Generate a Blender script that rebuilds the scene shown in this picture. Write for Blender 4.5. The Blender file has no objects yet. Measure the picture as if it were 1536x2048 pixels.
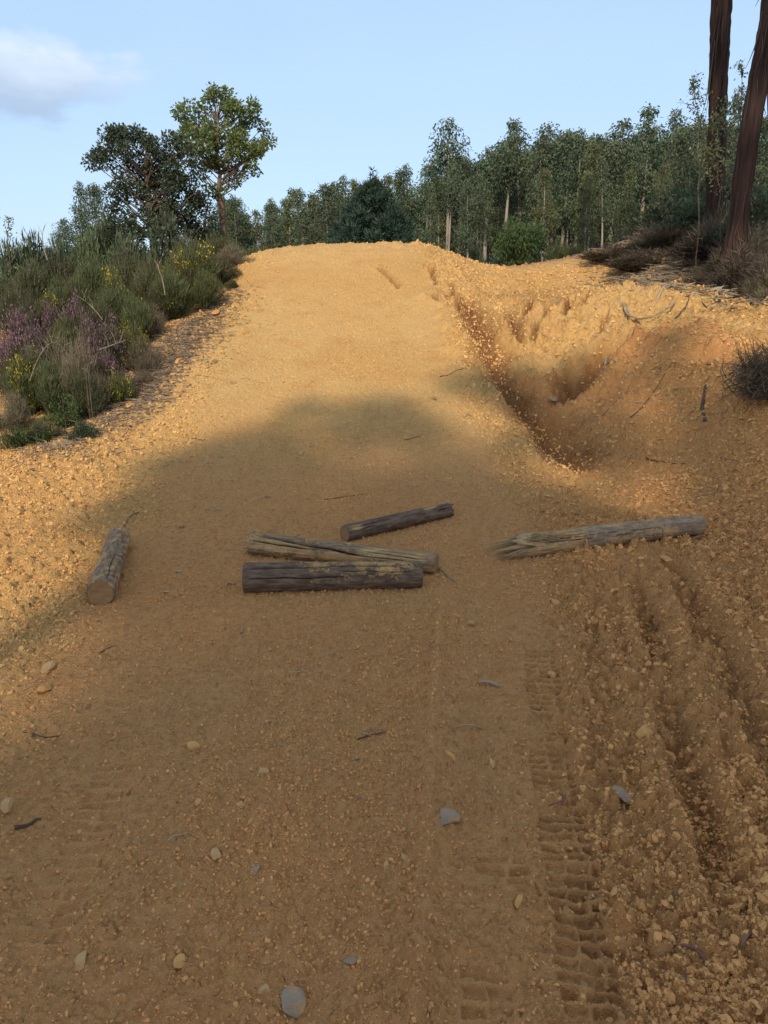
import bpy, math, random
import numpy as np
R = math.radians
SC = bpy.context.scene
COL = SC.collection

# ------------------------------------------------------------------ camera, world, sun, exposure
PITCH = R(16.5); EYE = 1.55; FPX = 1480.0
cam_d = bpy.data.cameras.new('camera'); cam = bpy.data.objects.new('camera', cam_d); COL.objects.link(cam)
cam.location = (0, 0, EYE); cam.rotation_euler = (R(90) - PITCH, 0, 0)
cam_d.sensor_fit = 'VERTICAL'; cam_d.sensor_height = 36.0; cam_d.lens = 36.0 * FPX / 2048
cam_d.clip_start = 0.05; cam_d.clip_end = 3000
SC.camera = cam
SUN_EL = R(35); SUN_AZ = R(-169)                    # azimuth clockwise from +Y (the way the camera looks)
SUNV = np.array([math.sin(SUN_AZ) * math.cos(SUN_EL), math.cos(SUN_AZ) * math.cos(SUN_EL), math.sin(SUN_EL)])
W = bpy.data.worlds.new('World'); SC.world = W; W.use_nodes = True
nt = W.node_tree; nt.nodes.clear()
def N(t, typ, **k):
    n = t.nodes.new(typ)
    for a, b in k.items(): setattr(n, a, b)
    return n
sky = N(nt, 'ShaderNodeTexSky', sky_type='NISHITA', sun_disc=False, sun_elevation=SUN_EL, sun_rotation=SUN_AZ,
        air_density=1.0, dust_density=1.6, ozone_density=1.6, altitude=200)
tc = N(nt, 'ShaderNodeTexCoord')
def pix_dir(u, v):
    a = (1024 - v) / FPX; b = (u - 768) / FPX
    d = np.array([b, math.cos(PITCH) + a * math.sin(PITCH), -math.sin(PITCH) + a * math.cos(PITCH)])
    return d
cd = pix_dir(25, 158); cd = cd / np.linalg.norm(cd)
def vmath(op, a, b=None):
    n = N(nt, 'ShaderNodeVectorMath', operation=op)
    nt.links.new(a, n.inputs[0])
    if b is not None:
        if isinstance(b, tuple): n.inputs[1].default_value = b
        else: nt.links.new(b, n.inputs[1])
    return n
sub = vmath('SUBTRACT', tc.outputs['Generated'], tuple(cd))
scl = vmath('MULTIPLY', sub.outputs[0], (1.0, 1.0, 3.0))
ln = N(nt, 'ShaderNodeVectorMath', operation='LENGTH'); nt.links.new(scl.outputs[0], ln.inputs[0])
mapn = N(nt, 'ShaderNodeMapping'); mapn.inputs['Scale'].default_value = (1, 1, 2.6); nt.links.new(tc.outputs['Generated'], mapn.inputs[0])
nz = N(nt, 'ShaderNodeTexNoise'); nz.inputs['Scale'].default_value = 9; nz.inputs['Detail'].default_value = 7; nz.inputs['Roughness'].default_value = .55
nt.links.new(mapn.outputs[0], nz.inputs['Vector'])
def math_(t, op, a, b=None, c=None, clamp=False):
    n = N(t, 'ShaderNodeMath', operation=op); n.use_clamp = clamp
    for i, x in enumerate((a, b, c)):
        if x is None: continue
        if isinstance(x, (int, float)): n.inputs[i].default_value = x
        else: t.links.new(x, n.inputs[i])
    return n.outputs[0]
patch = math_(nt, 'SUBTRACT', math_(nt, 'MULTIPLY', nz.outputs[0], .42), math_(nt, 'SUBTRACT', ln.outputs['Value'], .015))
pm = math_(nt, 'MULTIPLY', math_(nt, 'SUBTRACT', patch, .085), 11.0, clamp=True)
nz2 = N(nt, 'ShaderNodeTexNoise'); nz2.inputs['Scale'].default_value = 2.6; nz2.inputs['Detail'].default_value = 6; nz2.inputs['Roughness'].default_value = .5
nt.links.new(mapn.outputs[0], nz2.inputs['Vector'])
wm = math_(nt, 'MULTIPLY', math_(nt, 'SUBTRACT', nz2.outputs[0], .42), 1.6, clamp=True)
veil = N(nt, 'ShaderNodeMix', data_type='RGBA'); veil.inputs[7].default_value = (4.4, 6.05, 8.2, 1)
nt.links.new(math_(nt, 'MULTIPLY_ADD', wm, .18, .62, clamp=True), veil.inputs[0]); nt.links.new(sky.outputs[0], veil.inputs[6])
cr = N(nt, 'ShaderNodeMix', data_type='RGBA'); cr.inputs[6].default_value = (2.9, 3.8, 5.3, 1); cr.inputs[7].default_value = (5.4, 6.2, 7.2, 1)
# cloud: grey-blue underside, brighter top
sepz = N(nt, 'ShaderNodeSeparateXYZ'); nt.links.new(sub.outputs[0], sepz.inputs[0])
ct = math_(nt, 'ADD', math_(nt, 'MULTIPLY_ADD', sepz.outputs[2], 16.0, .42), math_(nt, 'MULTIPLY', math_(nt, 'SUBTRACT', nz.outputs[0], .5), 1.5), clamp=True)
nt.links.new(ct, cr.inputs[0])
cm = N(nt, 'ShaderNodeMix', data_type='RGBA'); nt.links.new(math_(nt, 'MULTIPLY', pm, .85), cm.inputs[0])
nt.links.new(veil.outputs[2], cm.inputs[6]); nt.links.new(cr.outputs[2], cm.inputs[7])
bg = N(nt, 'ShaderNodeBackground'); bg.inputs[1].default_value = .112
wo = N(nt, 'ShaderNodeOutputWorld'); nt.links.new(cm.outputs[2], bg.inputs[0]); nt.links.new(bg.outputs[0], wo.inputs[0])
sl = bpy.data.lights.new('sun', 'SUN'); sl.energy = 3.1; sl.angle = R(1.0); sl.color = (1.0, .90, .74)
sun = bpy.data.objects.new('sun', sl); COL.objects.link(sun); sun.location = (-20, -30, 30)
from mathutils import Vector, Matrix, Euler
sun.rotation_euler = Vector(tuple(SUNV)).to_track_quat('Z', 'Y').to_euler()
SC.view_settings.view_transform = 'Standard'; SC.view_settings.look = 'None'; SC.view_settings.exposure = 0.38; SC.view_settings.gamma = 1.0
SC.view_settings.use_curve_mapping = False
SC.render.engine = 'CYCLES'; SC.cycles.max_bounces = 6; SC.cycles.transparent_max_bounces = 6; SC.cycles.diffuse_bounces = 4

# ------------------------------------------------------------------ numpy noise
def _h(ix, iy, seed):
    with np.errstate(over='ignore'):
        h = (ix.astype(np.int64).astype(np.uint32) * np.uint32(374761393) + iy.astype(np.int64).astype(np.uint32) * np.uint32(668265263)
             + np.uint32(seed * 2246822519 & 0xffffffff))
        h = (h ^ (h >> np.uint32(13))) * np.uint32(1274126177); h = h ^ (h >> np.uint32(16))
        h = h * np.uint32(2654435761); h = h ^ (h >> np.uint32(15))
    return h.astype(np.float32) * np.float32(1 / 4294967296.0)
def vnoise(x, y, seed=0):
    ix = np.floor(x); iy = np.floor(y); fx = x - ix; fy = y - iy
    fx = fx * fx * (3 - 2 * fx); fy = fy * fy * (3 - 2 * fy)
    a = _h(ix, iy, seed); b = _h(ix + 1, iy, seed); c = _h(ix, iy + 1, seed); d = _h(ix + 1, iy + 1, seed)
    return (a * (1 - fx) + b * fx) * (1 - fy) + (c * (1 - fx) + d * fx) * fy
def fbm(x, y, seed=0, o=4, g=.5):
    s = 0; a = 1; t = 0
    for k in range(o):
        s = s + a * (vnoise(x, y, seed + k * 17) - .5); t += a; a *= g; x = x * 2.03 + 13.7; y = y * 2.03 + 7.1
    return s / t * 2
def lumps(x, y, cell, seed, keep=1.0, rmin=.35, rmax=.75):
    """half-buried irregular clods: max of dome profiles over the jittered cells round each point"""
    x = x / cell; y = y / cell
    ix = np.floor(x); iy = np.floor(y); out = np.zeros_like(x)
    for dx in (-1, 0, 1):
        for dy in (-1, 0, 1):
            cx = ix + dx; cy = iy + dy
            px = cx + _h(cx, cy, seed); py = cy + _h(cx, cy, seed + 1)
            r = rmin + (rmax - rmin) * _h(cx, cy, seed + 2) ** 1.5
            on = _h(cx, cy, seed + 3) < keep
            th = 6.28 * _h(cx, cy, seed + 4); c, s = np.cos(th), np.sin(th)
            ddx = x - px; ddy = y - py; a = ddx * c + ddy * s; b = (-ddx * s + ddy * c) * 1.35
            q = np.clip(1 - (a * a + b * b) / (r * r), 0, 1)
            # chipped domes: steep sides and tilted flat tops
            tilt = (a * (_h(cx, cy, seed + 5) - .5)) * .9
            out = np.maximum(out, np.where(on & (q > 0), (np.minimum(q ** .5, .78) + tilt * np.minimum(q * 3, 1)) * r, 0))
    return out * cell
def sst(a, b, x):
    t = np.clip((x - a) / (b - a), 0, 1); return t * t * (3 - 2 * t)

# ------------------------------------------------------------------ terrain
def P(u, v, Y):
    d = pix_dir(u, v); t = Y / d[1]
    return np.array([t * d[0], Y, EYE + t * d[2]])
def Pz(u, v, z):
    d = pix_dir(u, v); t = (z - EYE) / d[2]
    return np.array([t * d[0], t * d[1], z])
ctrl = []
def cp(u, v, Y): ctrl.append(P(u, v, Y))
def cw(x, y, z): ctrl.append(np.array([x, y, z]))
# flat approach
for x in (-6, -4, -2, 0, 2, 4): cw(x, -3, 0.0)
for x in (-4.5, -2.5, -1, .5, 2): cw(x, 1.2, 0.0)
for x in (-2.6, -1.2, 0, 1.2, 2.4): cw(x, 3.2, 0.0)
for x in (-2.2, -1.0, 0, 1.1, 2.1): cw(x, 4.7, 0.02)
cw(3.5, 3.5, .15); cw(-5, 3.5, .12); cw(4.5, 1, .3); cw(-6, 1, .2)
# ramp centre and shoulders
for u in (560, 700, 840):
    cp(u, 1000, 5.45); cp(u, 900, 6.8); cp(u, 800, 7.95)
for u in (560, 700, 860):
    cp(u, 700, 9.25); cp(u, 600, 10.9)
for u in (580, 700, 830):
    cp(u, 540, 12.1); cp(u, 506, 13.0)
for u, v in ((600, 493), (690, 488), (770, 488), (840, 491)): cp(u, v, 13.9)
cp(520, 504, 13.4); cp(485, 535, 12.4); cp(455, 585, 11.3); cp(430, 650, 9.9); cp(380, 730, 8.5); cp(300, 820, 7.3); cp(330, 900, 6.6); cp(150, 920, 6.1); cp(20, 960, 5.7)
for x in (-2.0, -.6, .6): cw(x, 15.2, 2.25); cw(x, 17.5, 1.7); cw(x, 21, 1.1)
# ramp right shoulder
cp(900, 516, 13.2); cp(955, 541, 12.4); cp(1010, 551, 12.0); cp(930, 600, 11.0); cp(935, 680, 9.5); cp(950, 760, 8.5); cp(1010, 870, 7.1)
# gully between ramp and right bank
cp(975, 620, 10.5); cp(1005, 700, 9.3); cp(1040, 780, 8.5); cp(1120, 880, 7.6); cp(1220, 950, 6.5)
# sunlit far bank
cp(1050, 700, 9.3); cp(1045, 640, 10.1); cp(1060, 580, 11.2); cp(1100, 552, 12.1); cp(1140, 735, 8.9); cp(1145, 660, 9.6); cp(1150, 590, 10.4); cp(1200, 560, 10.9)
cp(1240, 640, 9.2); cp(1260, 590, 9.8); cp(1230, 565, 10.4); cp(1290, 583, 9.7); cp(1310, 598, 9.2)
# shaded right mound and its lit lip
cp(1210, 720, 8.5); cp(1290, 650, 8.5); cp(1400, 645, 7.9); cp(1380, 610, 8.8); cp(1536, 690, 6.9); cp(1536, 655, 7.5); cp(1460, 615, 8.6); cp(1536, 630, 8.2)
cp(1200, 800, 7.7); cp(1300, 750, 7.55); cp(1300, 850, 6.85); cp(1420, 740, 7.15); cp(1420, 840, 6.5); cp(1350, 945, 6.1); cp(1536, 750, 6.35); cp(1536, 850, 5.85); cp(1536, 950, 5.4)
cp(1650, 760, 6.0); cp(1650, 900, 5.3); cp(1700, 680, 6.6)
# plateau behind the lip, debris mound under the trunks, red berm
cp(1150, 548, 13.0); cp(1060, 543, 14.0); cp(1350, 560, 11.5); cp(1480, 580, 10.2); cp(1300, 545, 12.6)
cp(1240, 512, 14.6); cp(1300, 478, 15.2); cp(1380, 466, 15.0); cp(1430, 500, 13.0); cp(1500, 500, 12.0); cp(1600, 480, 12.5)
cp(1150, 524, 19.5); cp(1200, 516, 19.0); cp(1090, 533, 20.5)
cw(3.0, 24, 1.9); cw(6, 24, 2.2); cw(10, 20, 2.8); cw(12, 12, 2.6); cw(10, 7, 1.9); cw(7, 3, 1.2); cw(10, -3, .8)
# left bank under the shrubs
cp(410, 640, 10.2); cp(370, 640, 10.3); cp(330, 730, 8.9); cp(240, 800, 7.9); cp(120, 850, 7.3); cp(20, 870, 6.9); cp(0, 800, 7.9); cp(200, 720, 9.0); cp(100, 740, 8.8)
cw(-4.5, 10.5, .95); cw(-3.6, 12, 1.25); cw(-6, 12.5, .95); cw(-3.2, 15, 1.5); cw(-6, 17, 1.2); cw(-9, 12, .6); cw(-10, 20, .6); cw(-8, 6, .25); cw(-10, 0, .1)
# far field
for x, z in ((-35, .5), (-18, .9), (-8, 1.3), (0, 1.6), (8, 2.3), (18, 2.9), (30, 3.2)): cw(x, 36, z)
for x, z in ((-40, .3), (-15, .9), (0, 1.7), (12, 2.4), (30, 3.2)): cw(x, 50, z)
for x in (-50, -10, 20, 50): cw(x, 75, .6)
for x in (-40, -15, 12, 35): cw(x, -25, 0)
cw(-30, 10, .1); cw(30, 10, 2.8); cw(-60, 40, 0); cw(60, 40, 3)
CT = np.array(ctrl); _S = 10.0
def _U(r2): return np.where(r2 > 1e-12, .5 * r2 * np.log(r2 + 1e-12), 0)
_X = CT[:, :2] / _S; _n = len(_X)
_K = _U(((_X[:, None] - _X[None]) ** 2).sum(2)) + 2e-4 * np.eye(_n)
_Pm = np.c_[np.ones(_n), _X]; _A = np.block([[_K, _Pm], [_Pm.T, np.zeros((3, 3))]])
_w = np.linalg.solve(_A, np.r_[CT[:, 2], 0, 0, 0])
def H0(x, y):
    x = np.asarray(x, float); y = np.asarray(y, float); sh = x.shape; x = x.ravel(); y = y.ravel(); out = np.empty(len(x))
    for i in range(0, len(x), 40000):
        xx = np.clip(x[i:i + 40000], -60, 60) / _S; yy = np.clip(y[i:i + 40000], -30, 75) / _S
        K = _U((xx[:, None] - _X[None, :, 0]) ** 2 + (yy[:, None] - _X[None, :, 1]) ** 2)
        out[i:i + 40000] = K @ _w[:_n] + _w[_n] + _w[_n + 1] * xx + _w[_n + 2] * yy
    return out.reshape(sh)
def flat_path(pts): return np.array([Pz(u, v, 0)[:2] for u, v in pts])
def ground_path(pts): return np.array([hit(u, v)[:2] for u, v in pts])
def hit(u, v, f=None):
    """where the ray of a pixel meets the terrain"""
    d = pix_dir(u, v); Y = np.linspace(1.0, 40, 1600); t = Y / d[1]
    z = EYE + t * d[2]; g = (f or H0)(t * d[0], Y); k = np.argmax(z <= g)
    if z[k] > g[k]: k = len(Y) - 1
    if k > 0:
        e0 = z[k - 1] - g[k - 1]; e1 = g[k] - z[k]; Yk = Y[k - 1] + (Y[k] - Y[k - 1]) * e0 / (e0 + e1 + 1e-9)
    else: Yk = Y[0]
    t = Yk / d[1]; return np.array([t * d[0], Yk, EYE + t * d[2]])
def path_dist(x, y, pts):
    best = np.full(x.shape, 1e9); side = np.zeros(x.shape); arc = np.zeros(x.shape); acc = 0
    for a, b in zip(pts[:-1], pts[1:]):
        d = b - a; L = np.hypot(*d); d = d / L
        s = np.clip((x - a[0]) * d[0] + (y - a[1]) * d[1], 0, L)
        dx = x - a[0] - s * d[0]; dy = y - a[1] - s * d[1]; r = np.hypot(dx, dy); m = r < best
        best = np.where(m, r, best); side = np.where(m, dx * d[1] - dy * d[0], side); arc = np.where(m, acc + s, arc); acc += L
    return best, side, arc
TREAD = flat_path([(1205, 2120), (1180, 1960), (1155, 1820), (1135, 1700), (1112, 1600), (1098, 1500), (1090, 1420), (1080, 1330), (1075, 1255)])
TREAD2 = flat_path([(1000, 1775), (990, 1690)])
TREAD3 = flat_path([(985, 2090), (975, 1960), (980, 1900)])
TREAD4 = flat_path([(1230, 1230), (1165, 1180), (1120, 1150)])
TREAD5 = flat_path([(60, 1960), (130, 1780), (215, 1600), (250, 1500)])
EDGE = flat_path([(822, 2120), (838, 1950), (850, 1700), (862, 1500), (872, 1350), (880, 1230)])
RUTS = [(flat_path([(1480, 1900), (1425, 1700), (1375, 1540), (1330, 1390), (1290, 1240), (1265, 1160)]), .05, .050),
        (flat_path([(1640, 1660), (1536, 1500), (1450, 1340), (1380, 1210), (1330, 1120)]), .06, .055),
        (flat_path([(1650, 1420), (1536, 1270), (1460, 1160)]), .05, .04),
        (flat_path([(1250, 1700), (1225, 1500), (1195, 1330), (1170, 1220)]), .05, .018),
        (flat_path([(60, 2100), (130, 1800), (210, 1560), (270, 1380)]), .07, .012),
        (flat_path([(480, 1900), (510, 1600), (540, 1300)]), .10, .005),
        (flat_path([(960, 1900), (965, 1600), (960, 1350)]), .085, .014)]
GULLY = ground_path([(930, 575), (955, 640), (985, 715), (1020, 780), (1080, 850), (1140, 915), (1190, 950)])
GULLY2 = ground_path([(1010, 600), (1030, 650), (1045, 690)])
GULLY3 = ground_path([(1290, 632), (1245, 662), (1205, 705), (1160, 748), (1120, 800)])
GOUGES = [ground_path(p) for p in ([(750, 532), (775, 556), (800, 580)], [(845, 530), (870, 548)], [(860, 535), (872, 575)], [(855, 590), (880, 612)],
          [(905, 520), (930, 540), (945, 556)], [(1065, 590), (1040, 640)], [(1180, 570), (1165, 605)], [(1150, 580), (1125, 620)], [(1078, 620), (1062, 680)],
          [(1215, 610), (1200, 660)], [(1100, 600), (1085, 630)], [(895, 560), (915, 600), (925, 640)])]
HOLE = hit(1143, 745)
def tread_mask(x, y):
    m = np.zeros(x.shape)
    for pts, hw in ((TREAD, .068), (TREAD2, .075), (TREAD3, .07)): m = np.maximum(m, path_dist(x, y, pts)[0] < hw)
    return m
def masks(x, y):
    """0..1 looseness of the soil: 0 rolled smooth, 1 heaped clods"""
    w = fbm(x * .9, y * .7, 5, 4, .6) * .32 + fbm(x * 5, y * 5, 6, 3) * .10
    xl = np.interp(y, [0, 3, 6, 9, 14], [-1.05, -1.15, -1.5, -1.35, -1.5]); xr = np.interp(y, [0, 2.2, 3.2, 4.2, 6, 8, 10, 14], [.12, .42, .72, .85, .9, .75, .62, .35])
    left = sst(.0, .75, xl - x + w); right = sst(-.02, .28, x - xr + w * .5)
    ramp = sst(5.2, 8.0, y)
    left = left * (1 - .35 * ramp); right = np.minimum(right * (1 + .0 * ramp), 1)
    band = (1 - sst(.10, .14, np.abs(path_dist(x, y, RUTS[6][0])[0]))) * sst(2.0, 2.3, y + .0) * (y < 5)
    right = right * (1 - .75 * band)
    return left, right, w
def detail(x, y):
    x = x.astype(np.float64); y = y.astype(np.float64)
    near = 1 - sst(24, 34, y); near = near * sst(-2, 0.2, y)
    left, right, w = masks(x, y)
    loose = np.clip(np.maximum(left * .75, right), 0, 1)
    h = fbm(x * 1.3, y * 1.3, 3, 4) * .022 * (.3 + loose)
    wx = x + fbm(x * 14, y * 14, 21, 3) * .018; wy = y + fbm(x * 14 + 50, y * 14, 22, 3) * .018
    # gouges, ruts, gullies
    for pts, wd, dep in RUTS:
        d, s, a = path_dist(x, y, pts); j = 1 + .35 * fbm(x * 5, y * 3, 31, 2)
        L = np.hypot(*(pts[1:] - pts[:-1]).T).sum(); end = sst(0, .35, a) * sst(0, .35, L - a) if y is not None else 1
        d = d / (wd * j)
        am = np.clip(.75 + 1.1 * fbm(x * 2.5, y * 2.5, 37, 3), .1, 1.3); h = h - dep * am * np.exp(-d ** 4 * .6) * end + dep * .7 * am * np.exp(-((d - 1.9) / .7) ** 2) * end
    d, s, a = path_dist(x, y, EDGE)
    h = h + .019 * np.exp(-(d / .022) ** 2) * (1 + fbm(x * 12, y * 5, 8, 2)) - .006 * sst(.0, .03, -s) * (1 - sst(.2, .5, -s)) * (y < 5.5)
    gm = np.zeros_like(x)
    for pts, wd, dep in ((GULLY, .19, .13), (GULLY2, .08, .08), (GULLY3, .17, .25)):
        d, s, a = path_dist(x, y, pts); L = np.hypot(*(pts[1:] - pts[:-1]).T).sum()
        e = sst(0, .4, a) * sst(0, .3, L - a); d = d / (wd * (1 + .6 * fbm(x * 4, y * 4, 33, 2)))
        h = h - dep * np.exp(-d ** 2) * e + dep * .5 * np.exp(-((d - 2) / .7) ** 2) * e; gm = np.maximum(gm, np.exp(-d ** 2 * .6) * e)
    for pts in GOUGES:
        d, s, a = path_dist(x, y, pts); L = np.hypot(*(pts[1:] - pts[:-1]).T).sum(); d = d / (.035 * (1 + .8 * fbm(x * 9, y * 9, 35, 2)))
        e = np.exp(-d ** 2) * sst(0, .12, a) * sst(0, .12, L - a)
        h = h - .09 * e + .045 * np.exp(-((d - 1.8) / .6) ** 2) * sst(0, .12, a) * sst(0, .12, L - a); gm = np.maximum(gm, .9 * e)
    r = np.hypot((x - HOLE[0]) / .09, (y - HOLE[1]) / .14); h = h - .16 * np.exp(-r ** 3); gm = np.maximum(gm, np.exp(-r ** 2))
    # slope scratches on the banks
    bank = sst(1.2, 2.0, x) * sst(5.8, 7.5, y) * (1 - sst(12, 14, y)); sh = sst(.9, 1.7, x) * sst(8.0, 9.5, y) * (1 - sst(12.5, 14, y))
    h = h + bank * (fbm(x * 3.2 + y * 2.0, y * 1.0 - x * .4, 41, 5, .6) * .12 + np.abs(fbm(x * 8 + y * 5, y * 2.2, 43, 4, .6)) * -.09)
    h = h + sh * (fbm(x * 6, y * 2.2, 45, 5, .6) * .06 - np.abs(fbm(x * 11, y * 3.0, 46, 4)) * .07)
    # steep crumbling crest on the right of the ramp
    cr = np.exp(-((y - 13.6) / .8) ** 2) * sst(-.9, .4, x) * (1 - sst(2.4, 3.2, x))
    h = h + cr * lumps(wx, wy, .22, 71, .6, .3, .7) * .45
    h = h + np.exp(-((y - 13.9) / 1.0) ** 2) * lumps(wx, wy, .16, 73, .35, .3, .6) * .3
    h = h - .07 * np.maximum(bank, sh) - .20 * np.exp(-((y - 12.8) / 1.8) ** 2) * sst(.9, 1.8, x) * (1 - sst(3.6, 4.6, x))
    # treads
    tm = np.zeros_like(x)
    def tread(pts, hw, pitch, seed, cells):
        d, s, a = path_dist(wx + fbm(x * 5, y * 5, seed + 30, 2) * .012, wy + fbm(x * 6, y * 4, seed + 31, 2) * .014, pts); L = np.hypot(*(pts[1:] - pts[:-1]).T).sum()
        row = np.floor(a / pitch); fr = a / pitch - row; off = (_h(row, row * 0, seed) - .5) * .25
        q = (s / (2 * hw) + .5) * cells + off; cq = np.floor(q); fq = q - cq
        wob = fbm(x * 30, y * 30, seed, 2) * .10
        wall = np.maximum(sst(.28, .10, np.minimum(fr + wob, 1 - fr + wob)), sst(.17, .06, np.minimum(fq + wob, 1 - fq + wob)))
        broken = sst(-.25, .10, fbm(x * 6, y * 5, seed + 3, 3) + .10)
        dep = .007 + .011 * _h(row, cq, seed + 9)
        m = sst(hw * 1.05, hw * .85, np.abs(s)) * sst(0, pitch, a) * sst(0, pitch * 2, L - a) * (d < hw * 1.3)
        return m, (-.008 - dep * (1 - wall) * broken + .006 * wall * broken), m * broken
    soft = {99: .55}
    for args in ((TREAD, .074, .043, 91, 2.6), (TREAD2, .075, .043, 95, 1.6), (TREAD3, .07, .05, 97, 2.2), (TREAD5, .08, .05, 99, 2.2)):
        m, th, mb = tread(*args); h = h * (1 - .5 * m) + th * m * soft.get(args[3], 1.0); tm = np.maximum(tm, mb)
    tmk = 1 - .70 * tm
    far = 1 + np.clip((y - 4) / 8, 0, 1.0)
    # clods at several sizes (sizes grow slightly up the ramp where the fill is coarser)
    h = h + lumps(wx, wy, .075, 51, .55, .25, .62) * (1.25 * loose ** 1.2) * tmk * .9
    h = h + lumps(wx + 3, wy, .034, 55, .7, .3, .68) * (.38 + .80 * loose) * tmk
    h = h + lumps(wx, wy + 5, .017, 59, .6, .3, .65) * (1.0 + .1 * loose) * tmk * (1 + .5 * np.clip(y / 8, 0, 1))
    h = h + np.maximum(bank, sh) * lumps(wx, wy, .16, 63, .6, .25, .6) * .55 + sh * lumps(wx, wy, .09, 64, .7, .3, .6) * .9 + np.maximum(bank, sh) * lumps(wx + 7, wy, .048, 66, .7, .3, .6) * .8
    h = h + np.clip(loose * (y < 6), 0, 1) * lumps(wx, wy, .13, 65, .45, .25, .5) * .75 * tmk
    h = h + lumps(wx * 1.0 + 9, wy, .034, 57, .45, .3, .6) * .42 * sst(5, 9, y) * (1 - loose)
    h = h + np.abs(fbm(x * 42, y * 42, 67, 4)) * .018 * (.35 + loose) * tmk
    return h * near, loose, gm * near, np.maximum(bank, sh)
def HF(x, y):
    x = np.atleast_1d(np.asarray(x, float)); y = np.atleast_1d(np.asarray(y, float))
    return H0(x, y) + detail(x, y)[0]
def hz(x, y): return float(HF([x], [y])[0])

# ------------------------------------------------------------------ mesh and object helpers
def mesh_np(name, V, faces, attrs=None, smooth=False, mats=()):
    """faces: list of int arrays (n,k). attrs: dict name -> per-vertex floats"""
    me = bpy.data.meshes.new(name); V = np.asarray(V, np.float32)
    faces = [f for f in faces if len(f)]
    me.vertices.add(len(V)); me.vertices.foreach_set('co', V.ravel())
    lv = np.concatenate([np.asarray(f, np.int32).ravel() for f in faces]); tot = np.concatenate([np.full(len(f), f.shape[1], np.int32) for f in faces])
    me.loops.add(len(lv)); me.loops.foreach_set('vertex_index', lv)
    me.polygons.add(len(tot)); st = np.zeros(len(tot), np.int32); st[1:] = np.cumsum(tot)[:-1]
    me.polygons.foreach_set('loop_start', st)
    try: me.polygons.foreach_set('loop_total', tot)
    except Exception: pass
    me.polygons.foreach_set('use_smooth', np.full(len(tot), smooth, bool))
    for k, a in (attrs or {}).items():
        at = me.attributes.new(k, 'FLOAT', 'POINT'); at.data.foreach_set('value', np.asarray(a, np.float32))
    for m in mats: me.materials.append(m)
    me.update(calc_edges=True); me.validate()
    return me
class G:
    """geometry collector"""
    def __init__(s): s.V = []; s.F = {3: [], 4: []}; s.A = []; s.n = 0
    def add(s, V, F, a=None):
        V = np.asarray(V, float); F = np.asarray(F, np.int64)
        s.V.append(V); s.F[F.shape[1]].append(F + s.n)
        s.A.append(np.full(len(V), .5) if a is None else np.broadcast_to(np.asarray(a, float), (len(V),)).copy()); s.n += len(V)
    def mesh(s, name, mat, smooth=False, origin=(0, 0, 0)):
        V = np.concatenate(s.V) - np.asarray(origin, float)
        return mesh_np(name, V, [np.concatenate(s.F[k]) for k in (3, 4) if s.F[k]], {'tint': np.concatenate(s.A)}, smooth, (mat,))
def link(name, me, parent=None, loc=None):
    o = bpy.data.objects.new(name, me); COL.objects.link(o)
    if parent is not None: o.parent = parent
    if loc is not None: o.location = loc
    return o
def tag(o, label=None, cat=None, group=None, kind=None):
    if label: o['label'] = label
    if cat: o['category'] = cat
    if group: o['group'] = group
    if kind: o['kind'] = kind
    return o
def empty(name, loc, label, cat, group=None, rz=0):
    o = bpy.data.objects.new(name, None); COL.objects.link(o); o.location = tuple(loc); o.rotation_euler = (0, 0, rz); o.empty_display_size = .2
    return tag(o, label, cat, group)
def cards(g, pos, d, L, Wd, rng, tint=.5, bend=0.0):
    """rhombic leaves: pos (n,3), d (n,3) directions"""
    n = len(pos); d = d / (np.linalg.norm(d, axis=1, keepdims=True) + 1e-9)
    r = rng.normal(size=(n, 3)); b = np.cross(d, r); b /= (np.linalg.norm(b, axis=1, keepdims=True) + 1e-9); c = np.cross(d, b)
    L = np.broadcast_to(L, (n,))[:, None]; Wd = np.broadcast_to(Wd, (n,))[:, None]
    V = np.empty((n, 4, 3)); V[:, 0] = pos; V[:, 1] = pos + d * L * .45 + b * Wd * .5 + c * L * bend; V[:, 2] = pos + d * L; V[:, 3] = pos + d * L * .45 - b * Wd * .5 + c * L * bend
    t = np.repeat(np.broadcast_to(tint, (n,)), 4)
    g.add(V.reshape(-1, 3), np.arange(4 * n).reshape(n, 4), t)
def blades(g, pos, d, L, Wd, rng, tint=.5):
    n = len(pos); d = d / (np.linalg.norm(d, axis=1, keepdims=True) + 1e-9)
    r = rng.normal(size=(n, 3)); b = np.cross(d, r); b /= (np.linalg.norm(b, axis=1, keepdims=True) + 1e-9)
    L = np.broadcast_to(L, (n,))[:, None]; Wd = np.broadcast_to(Wd, (n,))[:, None]
    V = np.empty((n, 3, 3)); V[:, 0] = pos - b * Wd * .5; V[:, 1] = pos + b * Wd * .5; V[:, 2] = pos + d * L
    g.add(V.reshape(-1, 3), np.arange(3 * n).reshape(n, 3), np.repeat(np.broadcast_to(tint, (n,)), 3))
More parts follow.
